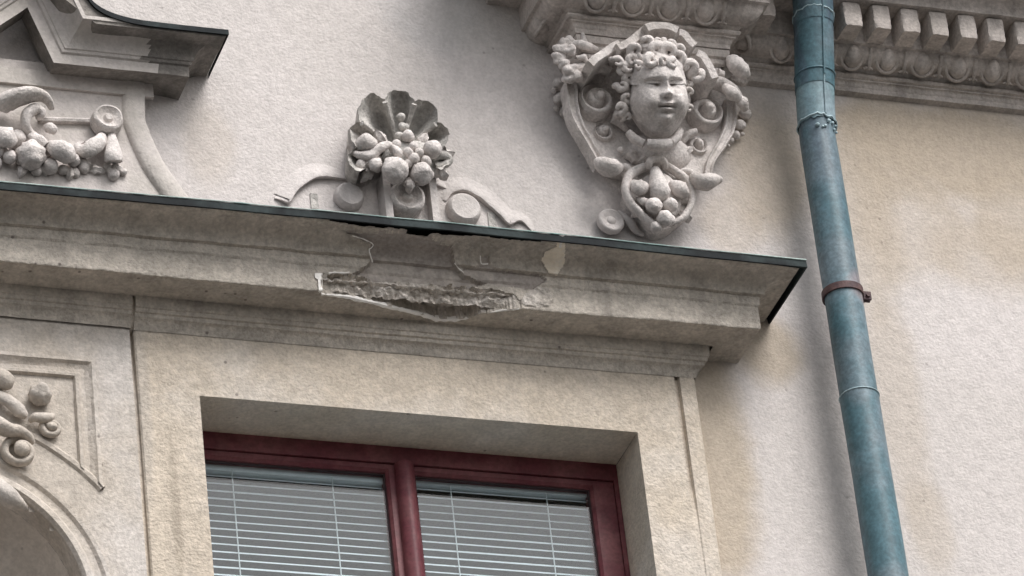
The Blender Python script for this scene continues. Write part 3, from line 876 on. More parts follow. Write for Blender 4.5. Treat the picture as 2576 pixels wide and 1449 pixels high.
# ------------------------------------------------------------------ cherub relief
CH = thing('cherub_relief', 'cherub head relief framed by scrolls and fruit beneath the dentil cornice', 'relief sculpture', at(*k3(930, 1400), 0.0))
rel = M['relief']
z3 = k3
bp = MB()
bo = outline(z3, [(430, 470), (425, 640), (475, 770), (560, 920), (640, 1010), (735, 1030), (765, 1070), (735, 1180), (800, 1290), (930, 1395), (1060, 1340), (1145, 1230), (1130, 1100), (1110, 1075), (1150, 1050), (1230, 1040), (1290, 900), (1350, 780), (1360, 640), (1330, 480), (900, 420)], 0.05, 2)
bp.plate(bo, -0.001, 0.055)
bp.rough(0.002, 18).build('back_plate', rel, CH, smooth=30)

# head in its own frame
hc = at(*z3(930, 590), 0.165)
FH = (-fwd + 0.25 * RT + 0.06 * UP).normalized()
RH = UP.cross(FH).normalized()
UH = FH.cross(RH).normalized()
HX_, HZ_, HY_ = 0.0745, 0.113, 0.088
def ga(u, v, cu, cv, su, sv): return math.exp(-((u - cu) / su) ** 2 - ((v - cv) / sv) ** 2)
def head_pt(u, v, front=True):
    """u,v in -1..1 over the front of the head, local metres"""
    pass
rows = []
NU, NV = 110, 90
for i in range(NV + 1):
    t = math.pi * i / NV
    row = []
    for j in range(NU):
        a = 2 * math.pi * j / NU
        x, y, z = math.sin(t) * math.sin(a), math.sin(t) * math.cos(a), math.cos(t)
        # chubby outline: wide cheeks, small chin, round skull
        wz = 1.0 + 0.09 * math.exp(-((z + 0.22) / 0.35) ** 2) - 0.10 * max(0, -z - 0.45)
        X, Z, Y = x * HX_ * wz, z * HZ_, y * HY_
        if y > 0:
            u, v = x, z
            d = 0.0
            v -= 0.155
            d += 0.012 * ga(u, v, 0.0, 0.42, 0.75, 0.25)             # forehead
            for sg in (-1, 1):
                d -= 0.032 * ga(u, v, 0.42 * sg, 0.13, 0.23, 0.100) # eye sockets
                d += 0.0170 * ga(u, v, 0.46 * sg, 0.095, 0.140, 0.062) # eyeballs
                d -= 0.005 * ga(u, v, 0.46 * sg, 0.03, 0.18, 0.022)  # lower lid fold
                d -= 0.005 * ga(u, v, 0.46 * sg, 0.175, 0.17, 0.020) # upper lid fold
                d -= 0.014 * ga(u, v, 0.23 * sg, 0.115, 0.075, 0.065)  # inner corner
                d += 0.008 * ga(u, v, 0.44 * sg, 0.255, 0.26, 0.050) # brow
                d += 0.018 * ga(u, v, 0.52 * sg, -0.33, 0.27, 0.24)  # cheeks
                d += 0.0125 * ga(u, v, 0.125 * sg, -0.155, 0.065, 0.050) # nostril wings
                d -= 0.003 * ga(u, v, 0.25 * sg, -0.24, 0.05, 0.08)  # fold beside the nose
                d -= 0.010 * ga(u, v, 0.25 * sg, -0.430, 0.05, 0.05) # mouth corners
                d -= 0.010 * ga(u, v, 0.060 * sg, -0.222, 0.035, 0.025) # nostrils
            d += 0.010 * ga(u, v, 0.0, 0.06, 0.085, 0.20)            # bridge
            d += 0.026 * ga(u, v, 0.0, -0.13, 0.12, 0.080)           # tip
            d -= 0.005 * ga(u, v, 0.0, -0.29, 0.05, 0.05)            # philtrum
            d += 0.018 * ga(u, v, 0.0, -0.365, 0.17, 0.050)          # upper lip
            d -= 0.022 * ga(u, v, 0.0, -0.428, 0.20, 0.022)          # mouth line
            d += 0.018 * ga(u, v, 0.0, -0.490, 0.14, 0.048)          # lower lip
            d -= 0.010 * ga(u, v, 0.0, -0.57, 0.24, 0.050)           # dip
            d += 0.019 * ga(u, v, 0.0, -0.72, 0.24, 0.14)            # chin
            d += 0.006 * ga(u, v, 0.0, -0.98, 0.50, 0.10)            # double chin
            v += 0.155
            Y += d * min(1, y * 3)
        p3 = hc + RH * X + FH * Y + UH * Z
        p3 += noise.noise_vector(p3 * 40) * 0.0011 + noise.noise_vector(p3 * 130) * 0.0006
        row.append(p3)
    rows.append(row)
hd = MB(); hd.grid(rows, closed=True)
hd.build('face', rel, CH, 'round child face with closed lips', smooth=80)
# ears
for x, y in ((738, 545), (1098, 600)):
    e = MB(); c = at(*z3(x, y), 0.15)
    e.sphere(c, (0.012, 0.014, 0.024))
    e.build('ear', rel, CH)
# hair: curls wound like snails
def curl(x, y, r, up=0.0, side=1):
    r *= random.uniform(0.85, 1.3); x += random.uniform(-9, 9); y += random.uniform(-8, 8)
    mb = MB()
    X = (x - 930) / 2.3997 / PX; Z = (590 - y) / 2.3997 / PX
    q = 1 - (X / (HX_ * 1.12)) ** 2 - (Z / (HZ_ * 1.12)) ** 2
    Y = HY_ * 1.0 * math.sqrt(q) if q > 0 else 0.0
    c = hc + RH * X + UH * Z + FH * (Y + up)
    rr = r / 2.3997 / PX
    n = 18; pts = []; rad = []
    s0 = random.uniform(0, 6.28)
    for i in range(n + 1):
        t = i / n
        a = s0 + side * t * 5.6
        ra = rr * (0.78 - 0.34 * t)
        pts.append(c + RH * math.cos(a) * ra + UH * math.sin(a) * ra * 0.9 + FH * (0.009 * math.sin(t * 2.4) - 0.006))
        rad.append(rr * (0.50 * (1 - t) ** 0.5 + 0.13))
    pts.insert(0, pts[0] - FH * 0.018 + (RH * math.cos(s0) + UH * math.sin(s0)) * rr * 0.3); rad.insert(0, rr * 0.55)
    mb.tube(pts, rad, 9)
    mb.rough(0.0022, 55)
    mb.build('hair_curl', rel, CH, smooth=60)
sk = MB()
sk.sphere(hc + UH * 0.030 - FH * 0.006, 0.001)
rows = []
for i in range(13):
    t = R(80) * i / 12
    rows.append([hc - FH * 0.016 + UH * 0.010 + (UH * math.cos(t) * (HZ_ + 0.012) + (RH * math.sin(a) * (HX_ + 0.010) + FH * math.cos(a) * (HY_ + 0.004)) * math.sin(t)) for a in [2 * math.pi * j / 24 for j in range(24)]])
sk = MB(); sk.grid(rows, closed=True)
sk.rough(0.007, 45)
sk.build('hair_cap', rel, CH, smooth=60)
LOCKS = [(798, 310, 42), (862, 272, 42), (930, 262, 40), (998, 272, 42), (1056, 312, 40), (772, 372, 36), (838, 345, 44), (905, 328, 42), (975, 338, 46), (1040, 368, 42), (1085, 410, 34),
         (868, 398, 36), (928, 392, 38), (985, 402, 36), (800, 420, 32), (752, 415, 34), (694, 388, 28), (720, 445, 40), (762, 470, 30), (714, 520, 30), (742, 600, 34), (704, 655, 36), (738, 700, 24), (1120, 410, 42), (1150, 455, 38), (1112, 500, 30), (1110, 565, 24), (1108, 655, 28)]
for i, (x, y, r) in enumerate(LOCKS):
    curl(x, y, r, 0.010 if y < 430 else 0.002, 1 if i % 2 else -1)

# strapwork hood over the head
def hood(pts, P0=0.15, P1=0.245):
    mb = MB()
    q = [at(*z3(x, y), P1) for x, y in pts]
    q = smooth_path([Vector((v.x, v.z)) for v in q], 6)
    mb.sweep([(v.x, v.y) for v in q], [(-0.011, P0 - 0.05), (-0.013, P1 - 0.006), (-0.010, P1), (0.010, P1 + 0.003), (0.013, P1 - 0.004), (0.012, P0 - 0.05)], True)
    mb.rough(0.0015, 30)
    return mb.build('hood_band', rel, CH, smooth=50)
hood([(525, 385), (560, 350), (640, 295), (700, 262)], 0.12, 0.20)
hood([(690, 285), (770, 245), (850, 180), (872, 160)], 0.13, 0.22)
hood([(862, 168), (900, 156), (990, 158), (1048, 182)])
hood([(1058, 196), (1085, 205), (1120, 245), (1150, 275)], 0.13, 0.22)
hood([(1165, 318), (1205, 340), (1240, 400), (1275, 470)], 0.12, 0.20)

# large scrolls and straps
def xz(x, y, P, k=z3):
    v = at(*k(x, y), P); return (v.x, v.z)
s1 = MB(); snail(s1, xz(588, 565, 0.12), 0.050, 0.088, 1.7, 0.036, R(60), False, 0.03)
ptube(s1, z3, [(385, 455, 0.115), (440, 430, 0.12), (520, 410, 0.125), (590, 412, 0.125), (640, 440, 0.125)], [0.012, 0.017, 0.016, 0.013, 0.011], 1.6)
s1.rough(0.0012, 40).build('scroll', rel, CH, smooth=60)
s2 = MB(); snail(s2, xz(1248, 628, 0.12), 0.049, 0.085, 1.7, 0.036, R(120), True, 0.03)
ptube(s2, z3, [(1180, 525, 0.12), (1240, 500, 0.125), (1310, 510, 0.12), (1370, 545, 0.115), (1405, 590, 0.10)], [0.011, 0.014, 0.016, 0.015, 0.012], 1.6)
s2.rough(0.0012, 40).build('scroll', rel, CH, smooth=60)
for cx, cy, sd_ in ((622, 768, True), (1188, 845, False)):
    s_ = MB(); snail(s_, xz(cx, cy, 0.085), 0.029, 0.060, 1.6, 0.024, R(40 if sd_ else 140), not sd_, 0.03)
    ptube(s_, z3, [(cx + (30 if sd_ else -30), cy - 48, 0.08), (cx + (70 if sd_ else -75), cy - 30, 0.078), (cx + (120 if sd_ else -110), cy + 20, 0.07)], [0.009, 0.011, 0.006], 1.4)
    s_.rough(0.001, 40).build('scroll', rel, CH, smooth=60)
for pts in ([(408, 490, 0.10), (416, 560, 0.10), (424, 640, 0.095), (445, 715, 0.09), (490, 800, 0.085), (540, 890, 0.08), (590, 980, 0.075)],
            [(1372, 600, 0.095), (1378, 680, 0.092), (1365, 770, 0.088), (1325, 850, 0.085), (1280, 920, 0.08), (1245, 990, 0.075), (1235, 1060, 0.072)]):
    t = MB(); cband(t, z3, pts, [0.017, 0.017, 0.016, 0.014, 0.012, 0.011, 0.011], 0.02)
    t.rough(0.0015, 30).build('strap', rel, CH, smooth=60)
# feet of the straps
ft = MB(); ptube(ft, z3, [(555, 978, 0.085), (600, 1000, 0.10), (650, 1015, 0.10), (700, 1020, 0.085)], [0.010, 0.021, 0.024, 0.010], 1.3)
ptube(ft, z3, [(690, 1010, 0.07), (735, 1010, 0.075), (758, 1040, 0.07), (745, 1065, 0.06)], [0.008, 0.010, 0.010, 0.006], 1.2)
ft.rough(0.0015, 40).build('foot', rel, CH, smooth=60)
ft = MB(); ptube(ft, z3, [(1135, 1068, 0.085), (1180, 1095, 0.10), (1230, 1098, 0.10), (1275, 1088, 0.085), (1305, 1090, 0.08)], [0.010, 0.020, 0.023, 0.014, 0.009], 1.3)
ptube(ft, z3, [(1060, 1055, 0.065), (1085, 1035, 0.07), (1120, 1040, 0.075), (1138, 1070, 0.07)], [0.006, 0.009, 0.009, 0.006], 1.2)
ft.rough(0.0015, 40).build('foot', rel, CH, smooth=60)
# collar below the chin
for pts, r in (([(752, 800, 0.12), (790, 840, 0.125), (845, 868, 0.13)], 0.013), ([(862, 868, 0.14), (930, 878, 0.145), (1000, 868, 0.14)], 0.017), ([(1008, 862, 0.13), (1040, 830, 0.125), (1060, 790, 0.115)], 0.013)):
    c_ = MB(); ptube(c_, z3, pts, [r * 0.8, r, r * 0.85], 1.1); c_.build('collar', rel, CH, smooth=60)
# breast panel under the collar
br = MB()
c = at(*z3(925, 930), 0.045); br.sphere(c, (0.095, 0.055, 0.06), 20, 12)
br.rough(0.003, 20).build('breast_panel', rel, CH, smooth=60)
for x, y in ((775, 920), (705, 905)):
    q_ = MB(); pball(q_, z3, x, y, 0.075, 0.009); q_.build('bead', rel, CH)
# heart-shaped loop with fruit
lp = MB(); ptube(lp, z3, [(880, 1000, 0.075), (800, 1030, 0.075), (748, 1075, 0.078), (735, 1150, 0.078), (765, 1230, 0.075), (830, 1300, 0.072), (895, 1360, 0.068), (930, 1388, 0.062)], [0.012, 0.013, 0.013, 0.012, 0.012, 0.011, 0.011, 0.008], 1.3)
lp.rough(0.0012, 40).build('loop', rel, CH, smooth=60)
lp = MB(); ptube(lp, z3, [(975, 1000, 0.075), (1040, 1040, 0.075), (1100, 1090, 0.075), (1132, 1160, 0.075), (1128, 1235, 0.072), (1085, 1310, 0.068), (1020, 1350, 0.062)], [0.010, 0.011, 0.011, 0.010, 0.010, 0.009, 0.007], 1.3)
lp.rough(0.0012, 40).build('loop', rel, CH, smooth=60)
ac = MB(); ptube(ac, z3, [(872, 1015, 0.085), (880, 975, 0.10), (918, 958, 0.105), (958, 975, 0.10), (970, 1015, 0.085)], [0.008, 0.010, 0.011, 0.010, 0.008], 1.4)
ac.build('hook_arch', rel, CH, smooth=60)
pe = MB(); ptube(pe, z3, [(912, 1025, 0.09), (920, 1065, 0.098), (932, 1120, 0.105), (942, 1165, 0.10), (948, 1195, 0.085)], [0.013, 0.019, 0.026, 0.029, 0.016], 1.0, nu=12)
pe.rough(0.001, 40).build('fruit', rel, CH, 'long pear-shaped fruit', smooth=60)
for x, y, r, P in ((905, 1242, 0.0225, 0.10), (1005, 1238, 0.0205, 0.098), (972, 1318, 0.0225, 0.096), (918, 1372, 0.016, 0.08), (1000, 1330, 0.015, 0.085)):
    q_ = MB(); pball(q_, z3, x, y, P, r); q_.build('fruit', rel, CH, smooth=70)
for pts in ([(775, 1105, 0.08), (815, 1130, 0.10), (862, 1125, 0.09)], [(1010, 1105, 0.085), (1060, 1140, 0.10), (1100, 1180, 0.085)]):
    q_ = MB(); ptube(q_, z3, pts, [0.010, 0.024, 0.011], 0.9); q_.rough(0.003, 40).build('leaf', rel, CH, smooth=60)
q_ = MB(); ptube(q_, z3, [(800, 1195, 0.075), (840, 1215, 0.088), (880, 1212, 0.08)], [0.004, 0.012, 0.005], 0.9); q_.build('leaf', rel, CH, smooth=60)
q_ = MB(); q_.sphere(at(*z3(940, 1190), 0.055), (0.062, 0.036, 0.075), rough=0.12); q_.build('fruit_bed', rel, CH, smooth=60)
# acanthus crest left and right, bead strings outside the straps
for x, y, r, P in ((370, 262, 0.020, 0.15), (400, 250, 0.016, 0.155), (345, 300, 0.020, 0.15), (405, 305, 0.016, 0.16), (330, 350, 0.018, 0.14), (360, 385, 0.018, 0.14), (400, 425, 0.022, 0.14), (395, 470, 0.018, 0.13)):
    q_ = MB(); q_.sphere(at(*z3(x, y), P), (r, r * 0.8, r * 0.9), rough=0.5, seed=x); q_.build('acanthus_lobe', rel, CH, smooth=70)
q_ = MB(); ptube(q_, z3, [(420, 265, 0.155), (470, 270, 0.165), (520, 285, 0.16), (560, 295, 0.15)], [0.010, 0.013, 0.011, 0.006], 0.9)
ptube(q_, z3, [(500, 285, 0.15), (482, 240, 0.15), (470, 195, 0.145)], [0.010, 0.008, 0.004], 0.9)
ptube(q_, z3, [(440, 350, 0.15), (480, 345, 0.155), (500, 372, 0.15)], [0.007, 0.010, 0.006], 0.9)
q_.rough(0.003, 50).build('acanthus_lobe', rel, CH, smooth=60)
for x, y, r, P in ((440, 460, 0.018, 0.14), (485, 440, 0.014, 0.14)):
    q_ = MB(); q_.sphere(at(*z3(x, y), P), (r, r * 0.8, r), rough=0.4, seed=x); q_.build('acanthus_lobe', rel, CH, smooth=70)
for pts, rr in (([(1370, 350, 0.14), (1400, 390, 0.155), (1440, 425, 0.15), (1475, 455, 0.13)], [0.014, 0.026, 0.024, 0.008]), ([(1330, 520, 0.13), (1375, 560, 0.14), (1420, 600, 0.13)], [0.012, 0.020, 0.012]), ([(1405, 580, 0.12), (1440, 620, 0.125), (1455, 660, 0.11)], [0.012, 0.018, 0.010]), ([(1290, 440, 0.14), (1330, 450, 0.14)], [0.012, 0.010])):
    q_ = MB(); ptube(q_, z3, pts, rr, 0.9); q_.rough(0.003, 50).build('acanthus_lobe', rel, CH, smooth=60)
for x, y, r in ((330, 512, 0.018), (340, 600, 0.0195), (372, 678, 0.0165), (402, 728, 0.013), (300, 545, 0.008), (318, 655, 0.008), (418, 755, 0.007),
                (1458, 690, 0.017), (1428, 755, 0.015), (1400, 815, 0.012), (1372, 850, 0.009), (1440, 808, 0.006), (1352, 880, 0.006)):
    q_ = MB(); pball(q_, z3, x, y, 0.016, r, 0.25); q_.build('berry', rel, CH, smooth=70)

def leaf(k, x, y, P, L, W, ang, parent, m_, curl_=0.012):
    """pointed leaf with a midrib and lobed edge; ang is measured on the wall, 0 to the right"""
    c = at(*k(x, y), P); d = Vector((math.cos(R(ang)), 0, math.sin(R(ang)))); n_ = Vector((-d.z, 0, d.x))
    mb = MB(); rows = []
    for i in range(13):
        t = i / 12
        w_ = W * math.sin(math.pi * min(1, t * 0.96 + 0.04)) ** 0.7 * (1 + 0.16 * math.sin(t * 19)) * (1 - 0.35 * t)
        row = []
        for j in range(9):
            u = -1 + j / 4
            hgt = curl_ * math.sin(t * 2.6) - 0.35 * W * u * u + 0.004 * math.exp(-(u / 0.22) ** 2) + 0.0022 * math.cos(u * 9 + t * 14) * abs(u)
            row.append(c + d * (L * (t - 0.25)) + n_ * (w_ * u) + Vector((0, -hgt, 0)))
        rows.append(row)
    mb.grid(rows)
    mb.grid([[v.copy() for v in r_] for r_ in rows][:1] + [[v + Vector((0, 0.010, 0)) for v in rows[0]]])
    for r_ in ([r[0] for r in rows], [r[-1] for r in rows]):
        mb.grid([r_, [v + Vector((0, 0.016, 0)) for v in r_]])
    mb.rough(0.0012, 60)
    mb.build('leaf', m_, parent, smooth=55)
for x, y, P, L, W, a_ in ((790, 1075, 0.062, 0.050, 0.016, 150), (1075, 1210, 0.062, 0.046, 0.015, 30), (830, 1265, 0.060, 0.046, 0.015, 215), (1075, 1290, 0.058, 0.04, 0.014, -40), (440, 380, 0.11, 0.05, 0.018, 200), (1395, 470, 0.10, 0.05, 0.018, -20), (1085, 930, 0.07, 0.05, 0.014, 40), (800, 960, 0.07, 0.045, 0.013, 160), (850, 960, 0.068, 0.04, 0.012, 215)):
    leaf(z3, x, y, P, L, W, a_, CH, rel)
# ------------------------------------------------------------------ shell relief
z2 = k2
SH = thing('shell_relief', 'grey scallop shell relief with fruit and side scrolls standing on the cornice ledge', 'relief sculpture', at(*k2(1290, 1180), 0.0))
sc_ = at(*z2(1215, 640), 0.03)
lob = [(-205, 430), (-190, 440), (-172, 420), (-150, 470), (-120, 560), (-95, 530), (-70, 520), (-45, 480), (-22, 450), (0, 430), (15, 440)]
def rimR(th):     # th in degrees measured in the photo, 0 right, -90 up; crop px
    for (a0, r0), (a1, r1) in zip(lob, lob[1:]):
        if a0 <= th <= a1: return r0 + (r1 - r0) * (th - a0) / (a1 - a0)
    return 430
edges = [-205, -172, -142, -106, -73, -38, -8, 22]
def lobe_phase(th):
    for a, b in zip(edges, edges[1:]):
        if a <= th <= b: return (th - a) / (b - a)
    return 0.5
shm = MB(); rows = []
NT, NR = 112, 14
for i in range(NT + 1):
    th = edges[0] + (edges[-1] - edges[0]) * i / NT
    ph = lobe_phase(th)
    bow = math.sin(math.pi * ph)
    Rr = rimR(th) * (0.86 + 0.15 * bow ** 0.6) * (1 + 0.04 * noise.noise(Vector((th * 0.16, 0, 0))) + 0.02 * noise.noise(Vector((th * 0.6, 4, 0))))
    row = []
    for j in range(NR + 1):
        t = j / NR
        P = 0.030 + 0.062 * t ** 1.7 - 0.020 * bow * math.sin(math.pi * min(1, t * 0.95)) + 0.010 * (1 - bow) * t
        if t > 0.94: P += 0.004
        x = 1215 + Rr * t * math.cos(R(th)); y = 640 + Rr * t * math.sin(R(th))
        v = at(*z2(x, y), P)
        P_ = 0.0016 * math.sin(ph * math.pi * 6) * t
        v.y -= P_
        v += noise.noise_vector(v * 55) * 0.0022 * (0.5 + t) + noise.noise_vector(v * 150) * 0.0012
        row.append(v)
    # rim turned back to the wall
    x = row[-1]
    row.append(Vector((x.x, x.y + 0.012, x.z + 0.003)))
    row.append(Vector((x.x - (x.x - sc_.x) * 0.12, 0.001, x.z - (x.z - sc_.z) * 0.12)))
    rows.append(row)
shm.grid(rows)
shm.build('scallop', M['shell'], SH, 'dark grey hollow scallop shell', smooth=55)
for a in edges[1:-1]:
    rb = MB(); pts = []
    for j in range(8):
        t = 0.25 + 0.72 * j / 7
        Rr = rimR(a) * 0.86
        pts.append(at(*z2(1215 + Rr * t * math.cos(R(a)), 640 + Rr * t * math.sin(R(a))), 0.036 + 0.072 * t ** 1.7))
    rb.tube(pts, [0.0045 + 0.003 * j / 7 for j in range(8)], 7)
    rb.build('rib', M['shell'], SH, smooth=60)
for x, y, r, P, mk in ((1178, 790, 0.036, 0.11, 'relief'), (1402, 822, 0.031, 0.10, 'relief'), (1497, 612, 0.0255, 0.115, 'relief'), (1290, 500, 0.0165, 0.10, 'relief'), (1228, 335, 0.012, 0.085, 'shell'), (1240, 415, 0.011, 0.085, 'shell'), (1270, 425, 0.010, 0.085, 'shell'), (1215, 500, 0.012, 0.085, 'shell'),
                       (1335, 590, 0.013, 0.115, 'relief'), (1290, 640, 0.014, 0.12, 'relief'), (1335, 690, 0.015, 0.12, 'relief'), (1385, 640, 0.012, 0.12, 'relief'), (1440, 715, 0.016, 0.11, 'relief'), (1440, 760, 0.012, 0.10, 'relief'), (1185, 570, 0.013, 0.11, 'relief'), (1290, 735, 0.013, 0.11, 'relief')):
    q_ = MB(); pball(q_, z2, x, y, P, r); q_.build('fruit', M[mk], SH, smooth=70)
for pts, rr in (([(850, 590, 0.09), (930, 555, 0.105), (1005, 590, 0.10)], [0.014, 0.026, 0.014]), ([(800, 640, 0.08), (880, 665, 0.095), (980, 660, 0.10), (1050, 600, 0.11), (1130, 575, 0.11), (1150, 640, 0.10)], [0.006, 0.012, 0.015, 0.013, 0.009, 0.006]),
                ([(1160, 590, 0.11), (1200, 640, 0.115), (1215, 680, 0.11)], [0.008, 0.013, 0.007]), ([(850, 790, 0.07), (885, 745, 0.085), (900, 715, 0.08)], [0.008, 0.014, 0.008]),
                ([(950, 720, 0.085), (1010, 745, 0.095), (1030, 790, 0.08)], [0.010, 0.020, 0.008]), ([(910, 745, 0.075), (935, 800, 0.08)], [0.007, 0.005]), ([(760, 745, 0.05), (830, 740, 0.06), (880, 720, 0.07)], [0.004, 0.007, 0.006]),
                ([(1490, 690, 0.09), (1570, 660, 0.10), (1640, 690, 0.09), (1610, 740, 0.085), (1520, 755, 0.085)], [0.010, 0.012, 0.011, 0.012, 0.009])):
    q_ = MB(); ptube(q_, z2, pts, rr, 0.9); q_.rough(0.003, 45).build('leaf', rel if pts[0][0] < 1400 else M['shell'], SH, smooth=60)
q_ = MB(); q_.sphere(at(*z2(1330, 720), 0.055), (0.085, 0.045, 0.062), rough=0.15); q_.build('fruit_bed', M['shell'], SH, smooth=60)
for x, y, P, L, W, a_ in ((1020, 700, 0.085, 0.060, 0.020, 215), (900, 620, 0.085, 0.055, 0.018, 160), (1560, 660, 0.085, 0.055, 0.018, 10), (1520, 780, 0.075, 0.055, 0.018, -35), (1080, 540, 0.082, 0.05, 0.016, 130), (1400, 560, 0.084, 0.05, 0.016, 60), (1300, 880, 0.085, 0.045, 0.016, -90), (960, 800, 0.06, 0.05, 0.016, 230)):
    leaf(z2, x, y, P, L, W, a_, SH, rel)
# rosette block under the fruit
rb = MB()
a0, a1 = xz(1112, 860, 0.02, z2), xz(1465, 1180, 0.02, z2)
rc = xz(1282, 1022, 0.055, z2)
rb.box(a0[0], a1[0], -0.001, 0.022, a1[1] - 0.05, a0[1]); rb.build('rosette_block', rel, SH)
q_ = MB(); rosette(q_, rc, 0.050, 0.040, 0.026); q_.rough(0.0015, 50).build('rosette', rel, SH, smooth=50)
for x in (1108, 1466):
    q_ = MB(); c = xz(x, 1010, 0.03, z2); q_.box(c[0] - 0.004 - (0.012 if x < 1200 else 0), c[0] + 0.004 + (0.012 if x > 1200 else 0), -0.001, 0.055, c[1] - 0.12, c[1] + 0.055)
    q_.build('side_pilaster', M['wall'], SH)
# side scrolls: raised bands with undercut lower edge
for pts, nm in (([(165, 985), (230, 1015), (290, 1040), (340, 960), (420, 885), (520, 830), (640, 822), (760, 832), (850, 850)], 'l'), ([(1480, 850), (1560, 880), (1650, 905)], 'm'), ([(1640, 1010), (1690, 950), (1760, 935), (1830, 950), (1920, 1000), (2010, 1075), (2090, 1150), (2175, 1230), (2250, 1200), (2300, 1200), (2380, 1270)], 'r')):
    mb = MB()
    q = smooth_path([Vector(xz(x, y, 0.03, z2)) for x, y in pts], 5)
    mb.sweep([(v.x, v.y) for v in q], [(0.004, -0.001), (0.0, 0.012), (0.001, 0.017), (0.005, 0.018), (0.020, 0.012), (0.040, 0.004), (0.056, -0.001)], taper=14)
    mb.rough(0.0015, 35)
    mb.build('scroll_band', M['wall'], SH, smooth=50)
for x, y, r in ((805, 975, 0.040), (1790, 1085, 0.047)):
    q_ = MB(); c = xz(x, y, 0.035, z2)
    rows = [[Vector((c[0] + r * q * math.cos(2 * math.pi * j / 28), -h, c[1] + r * q * math.sin(2 * math.pi * j / 28))) for j in range(28)] for q, h in ((0.0, 0.026), (0.3, 0.027), (0.55, 0.026), (0.80, 0.027), (0.93, 0.022), (1.0, 0.012), (1.0, -0.001))]
    q_.grid(rows, closed=True)
    q_.build('scroll_disc', M['wall'], SH, smooth=40)
for x, y in ((490, 1035), (2015, 1195)):
    q_ = MB(); c = xz(x, y, 0.01, z2)
    q_.box(c[0] - 0.010, c[0] + 0.010, -0.001, 0.004, c[1] - 0.028, c[1] + 0.020)  # thin raised plate whose grey stands in for a hole's shade
    q_.build('slot_shade_plate', M['shell'], SH)
# little disc right of the shell, by the foot of the cherub
RO_ = thing('wall_rosette', 'small flat plaster disc with a curled stem below the cherub', 'relief ornament', at(*z3(650, 1390), 0))
q_ = MB(); c = xz(648, 1330, 0.03); rosette(q_, c, 0.037, 0.026, 0.010); q_.build('disc', M['wall'], RO_, smooth=50)
q_ = MB(); ptube(q_, z3, [(690, 1275, 0.02), (735, 1310, 0.03), (765, 1345, 0.03), (790, 1385, 0.02), (840, 1420, 0.012)], [0.006, 0.011, 0.012, 0.010, 0.006], 0.9)
q_.rough(0.002, 40).build('stem', M['wall'], RO_, smooth=60)

# ------------------------------------------------------------------ fruit garland under the pediment
z7 = k7
GA = thing('garland_relief', 'fruit garland relief with horn scroll and rosette beneath the broken pediment', 'relief sculpture', at(*z7(900, 1240), 0.0))
hk = MB(); ptube(hk, z7, [(20, 250, 0.07), (90, 180, 0.085), (230, 110, 0.10), (420, 70, 0.105), (590, 90, 0.10), (690, 170, 0.09), (735, 270, 0.075)], [0.020, 0.024, 0.022, 0.019, 0.013, 0.009, 0.006], 1.6)
hk.rough(0.0012, 40).build('horn', rel, GA, smooth=60)
hk = MB(); ptube(hk, z7, [(470, 640, 0.06), (385, 560, 0.07), (360, 450, 0.08), (400, 330, 0.085), (500, 275, 0.085), (585, 310, 0.085), (590, 370, 0.08), (520, 400, 0.07)], [0.008, 0.012, 0.014, 0.016, 0.015, 0.012, 0.009, 0.007], 1.2)
hk.rough(0.0012, 40).build('curl', rel, GA, smooth=60)
rod = MB(); rod.sweep([xz(560, 405, 0.05, z7), xz(1340, 425, 0.05, z7)], [(0.006, 0.034), (0.006, 0.050), (0.0, 0.053), (-0.006, 0.050), (-0.006, 0.034)])
rod.build('rod', rel, GA)
for x, y, r, P in ((140, 955, 0.0185, 0.075), (440, 925, 0.037, 0.085), (515, 1150, 0.0145, 0.06), (712, 1085, 0.021, 0.07), (900, 1135, 0.014, 0.062), (1045, 1000, 0.018, 0.075), (1190, 1105, 0.016, 0.06), (1060, 1185, 0.014, 0.055), (250, 690, 0.022, 0.07), (-60, 880, 0.02, 0.07), (-80, 1040, 0.02, 0.06)):
    q_ = MB(); pball(q_, z7, x, y, P - 0.016, r, 0.3 if r > 0.03 else 0.12); q_.build('fruit', rel, GA, smooth=70)
for pts, rr in (([(640, 560, 0.06), (720, 540, 0.07), (800, 600, 0.06)], [0.010, 0.016, 0.007]), ([(-40, 620, 0.07), (90, 680, 0.085), (200, 760, 0.07)], [0.020, 0.028, 0.014]), ([(700, 770, 0.065), (830, 840, 0.085), (960, 910, 0.08), (1020, 950, 0.07)], [0.012, 0.028, 0.028, 0.014]),
                ([(420, 620, 0.06), (540, 720, 0.075), (640, 800, 0.075)], [0.010, 0.018, 0.016]), ([(1080, 850, 0.06), (1230, 850, 0.075), (1380, 770, 0.075), (1450, 650, 0.06)], [0.010, 0.022, 0.022, 0.012])):
    q_ = MB(); ptube(q_, z7, pts, rr, 0.9); q_.rough(0.004, 45).build('leaf', rel, GA, smooth=60)
for x, y, P, L, W, a_ in ((300, 780, 0.050, 0.060, 0.020, 120), (700, 930, 0.050, 0.055, 0.018, 60), (1050, 860, 0.052, 0.055, 0.018, 40), (600, 1060, 0.045, 0.045, 0.015, -70), (1130, 1010, 0.047, 0.050, 0.016, -30), (60, 840, 0.047, 0.055, 0.018, 150), (1000, 1130, 0.042, 0.045, 0.014, -100), (1300, 1130, 0.040, 0.05, 0.014, -10), (330, 1100, 0.042, 0.045, 0.015, -110)):
    leaf(z7, x, y, P, L, W, a_, GA, rel)
q_ = MB(); rosette(q_, xz(1545, 385, 0.08, z7), 0.041, 0.065, 0.020); q_.rough(0.003, 40).build('rosette', rel, GA, smooth=50)
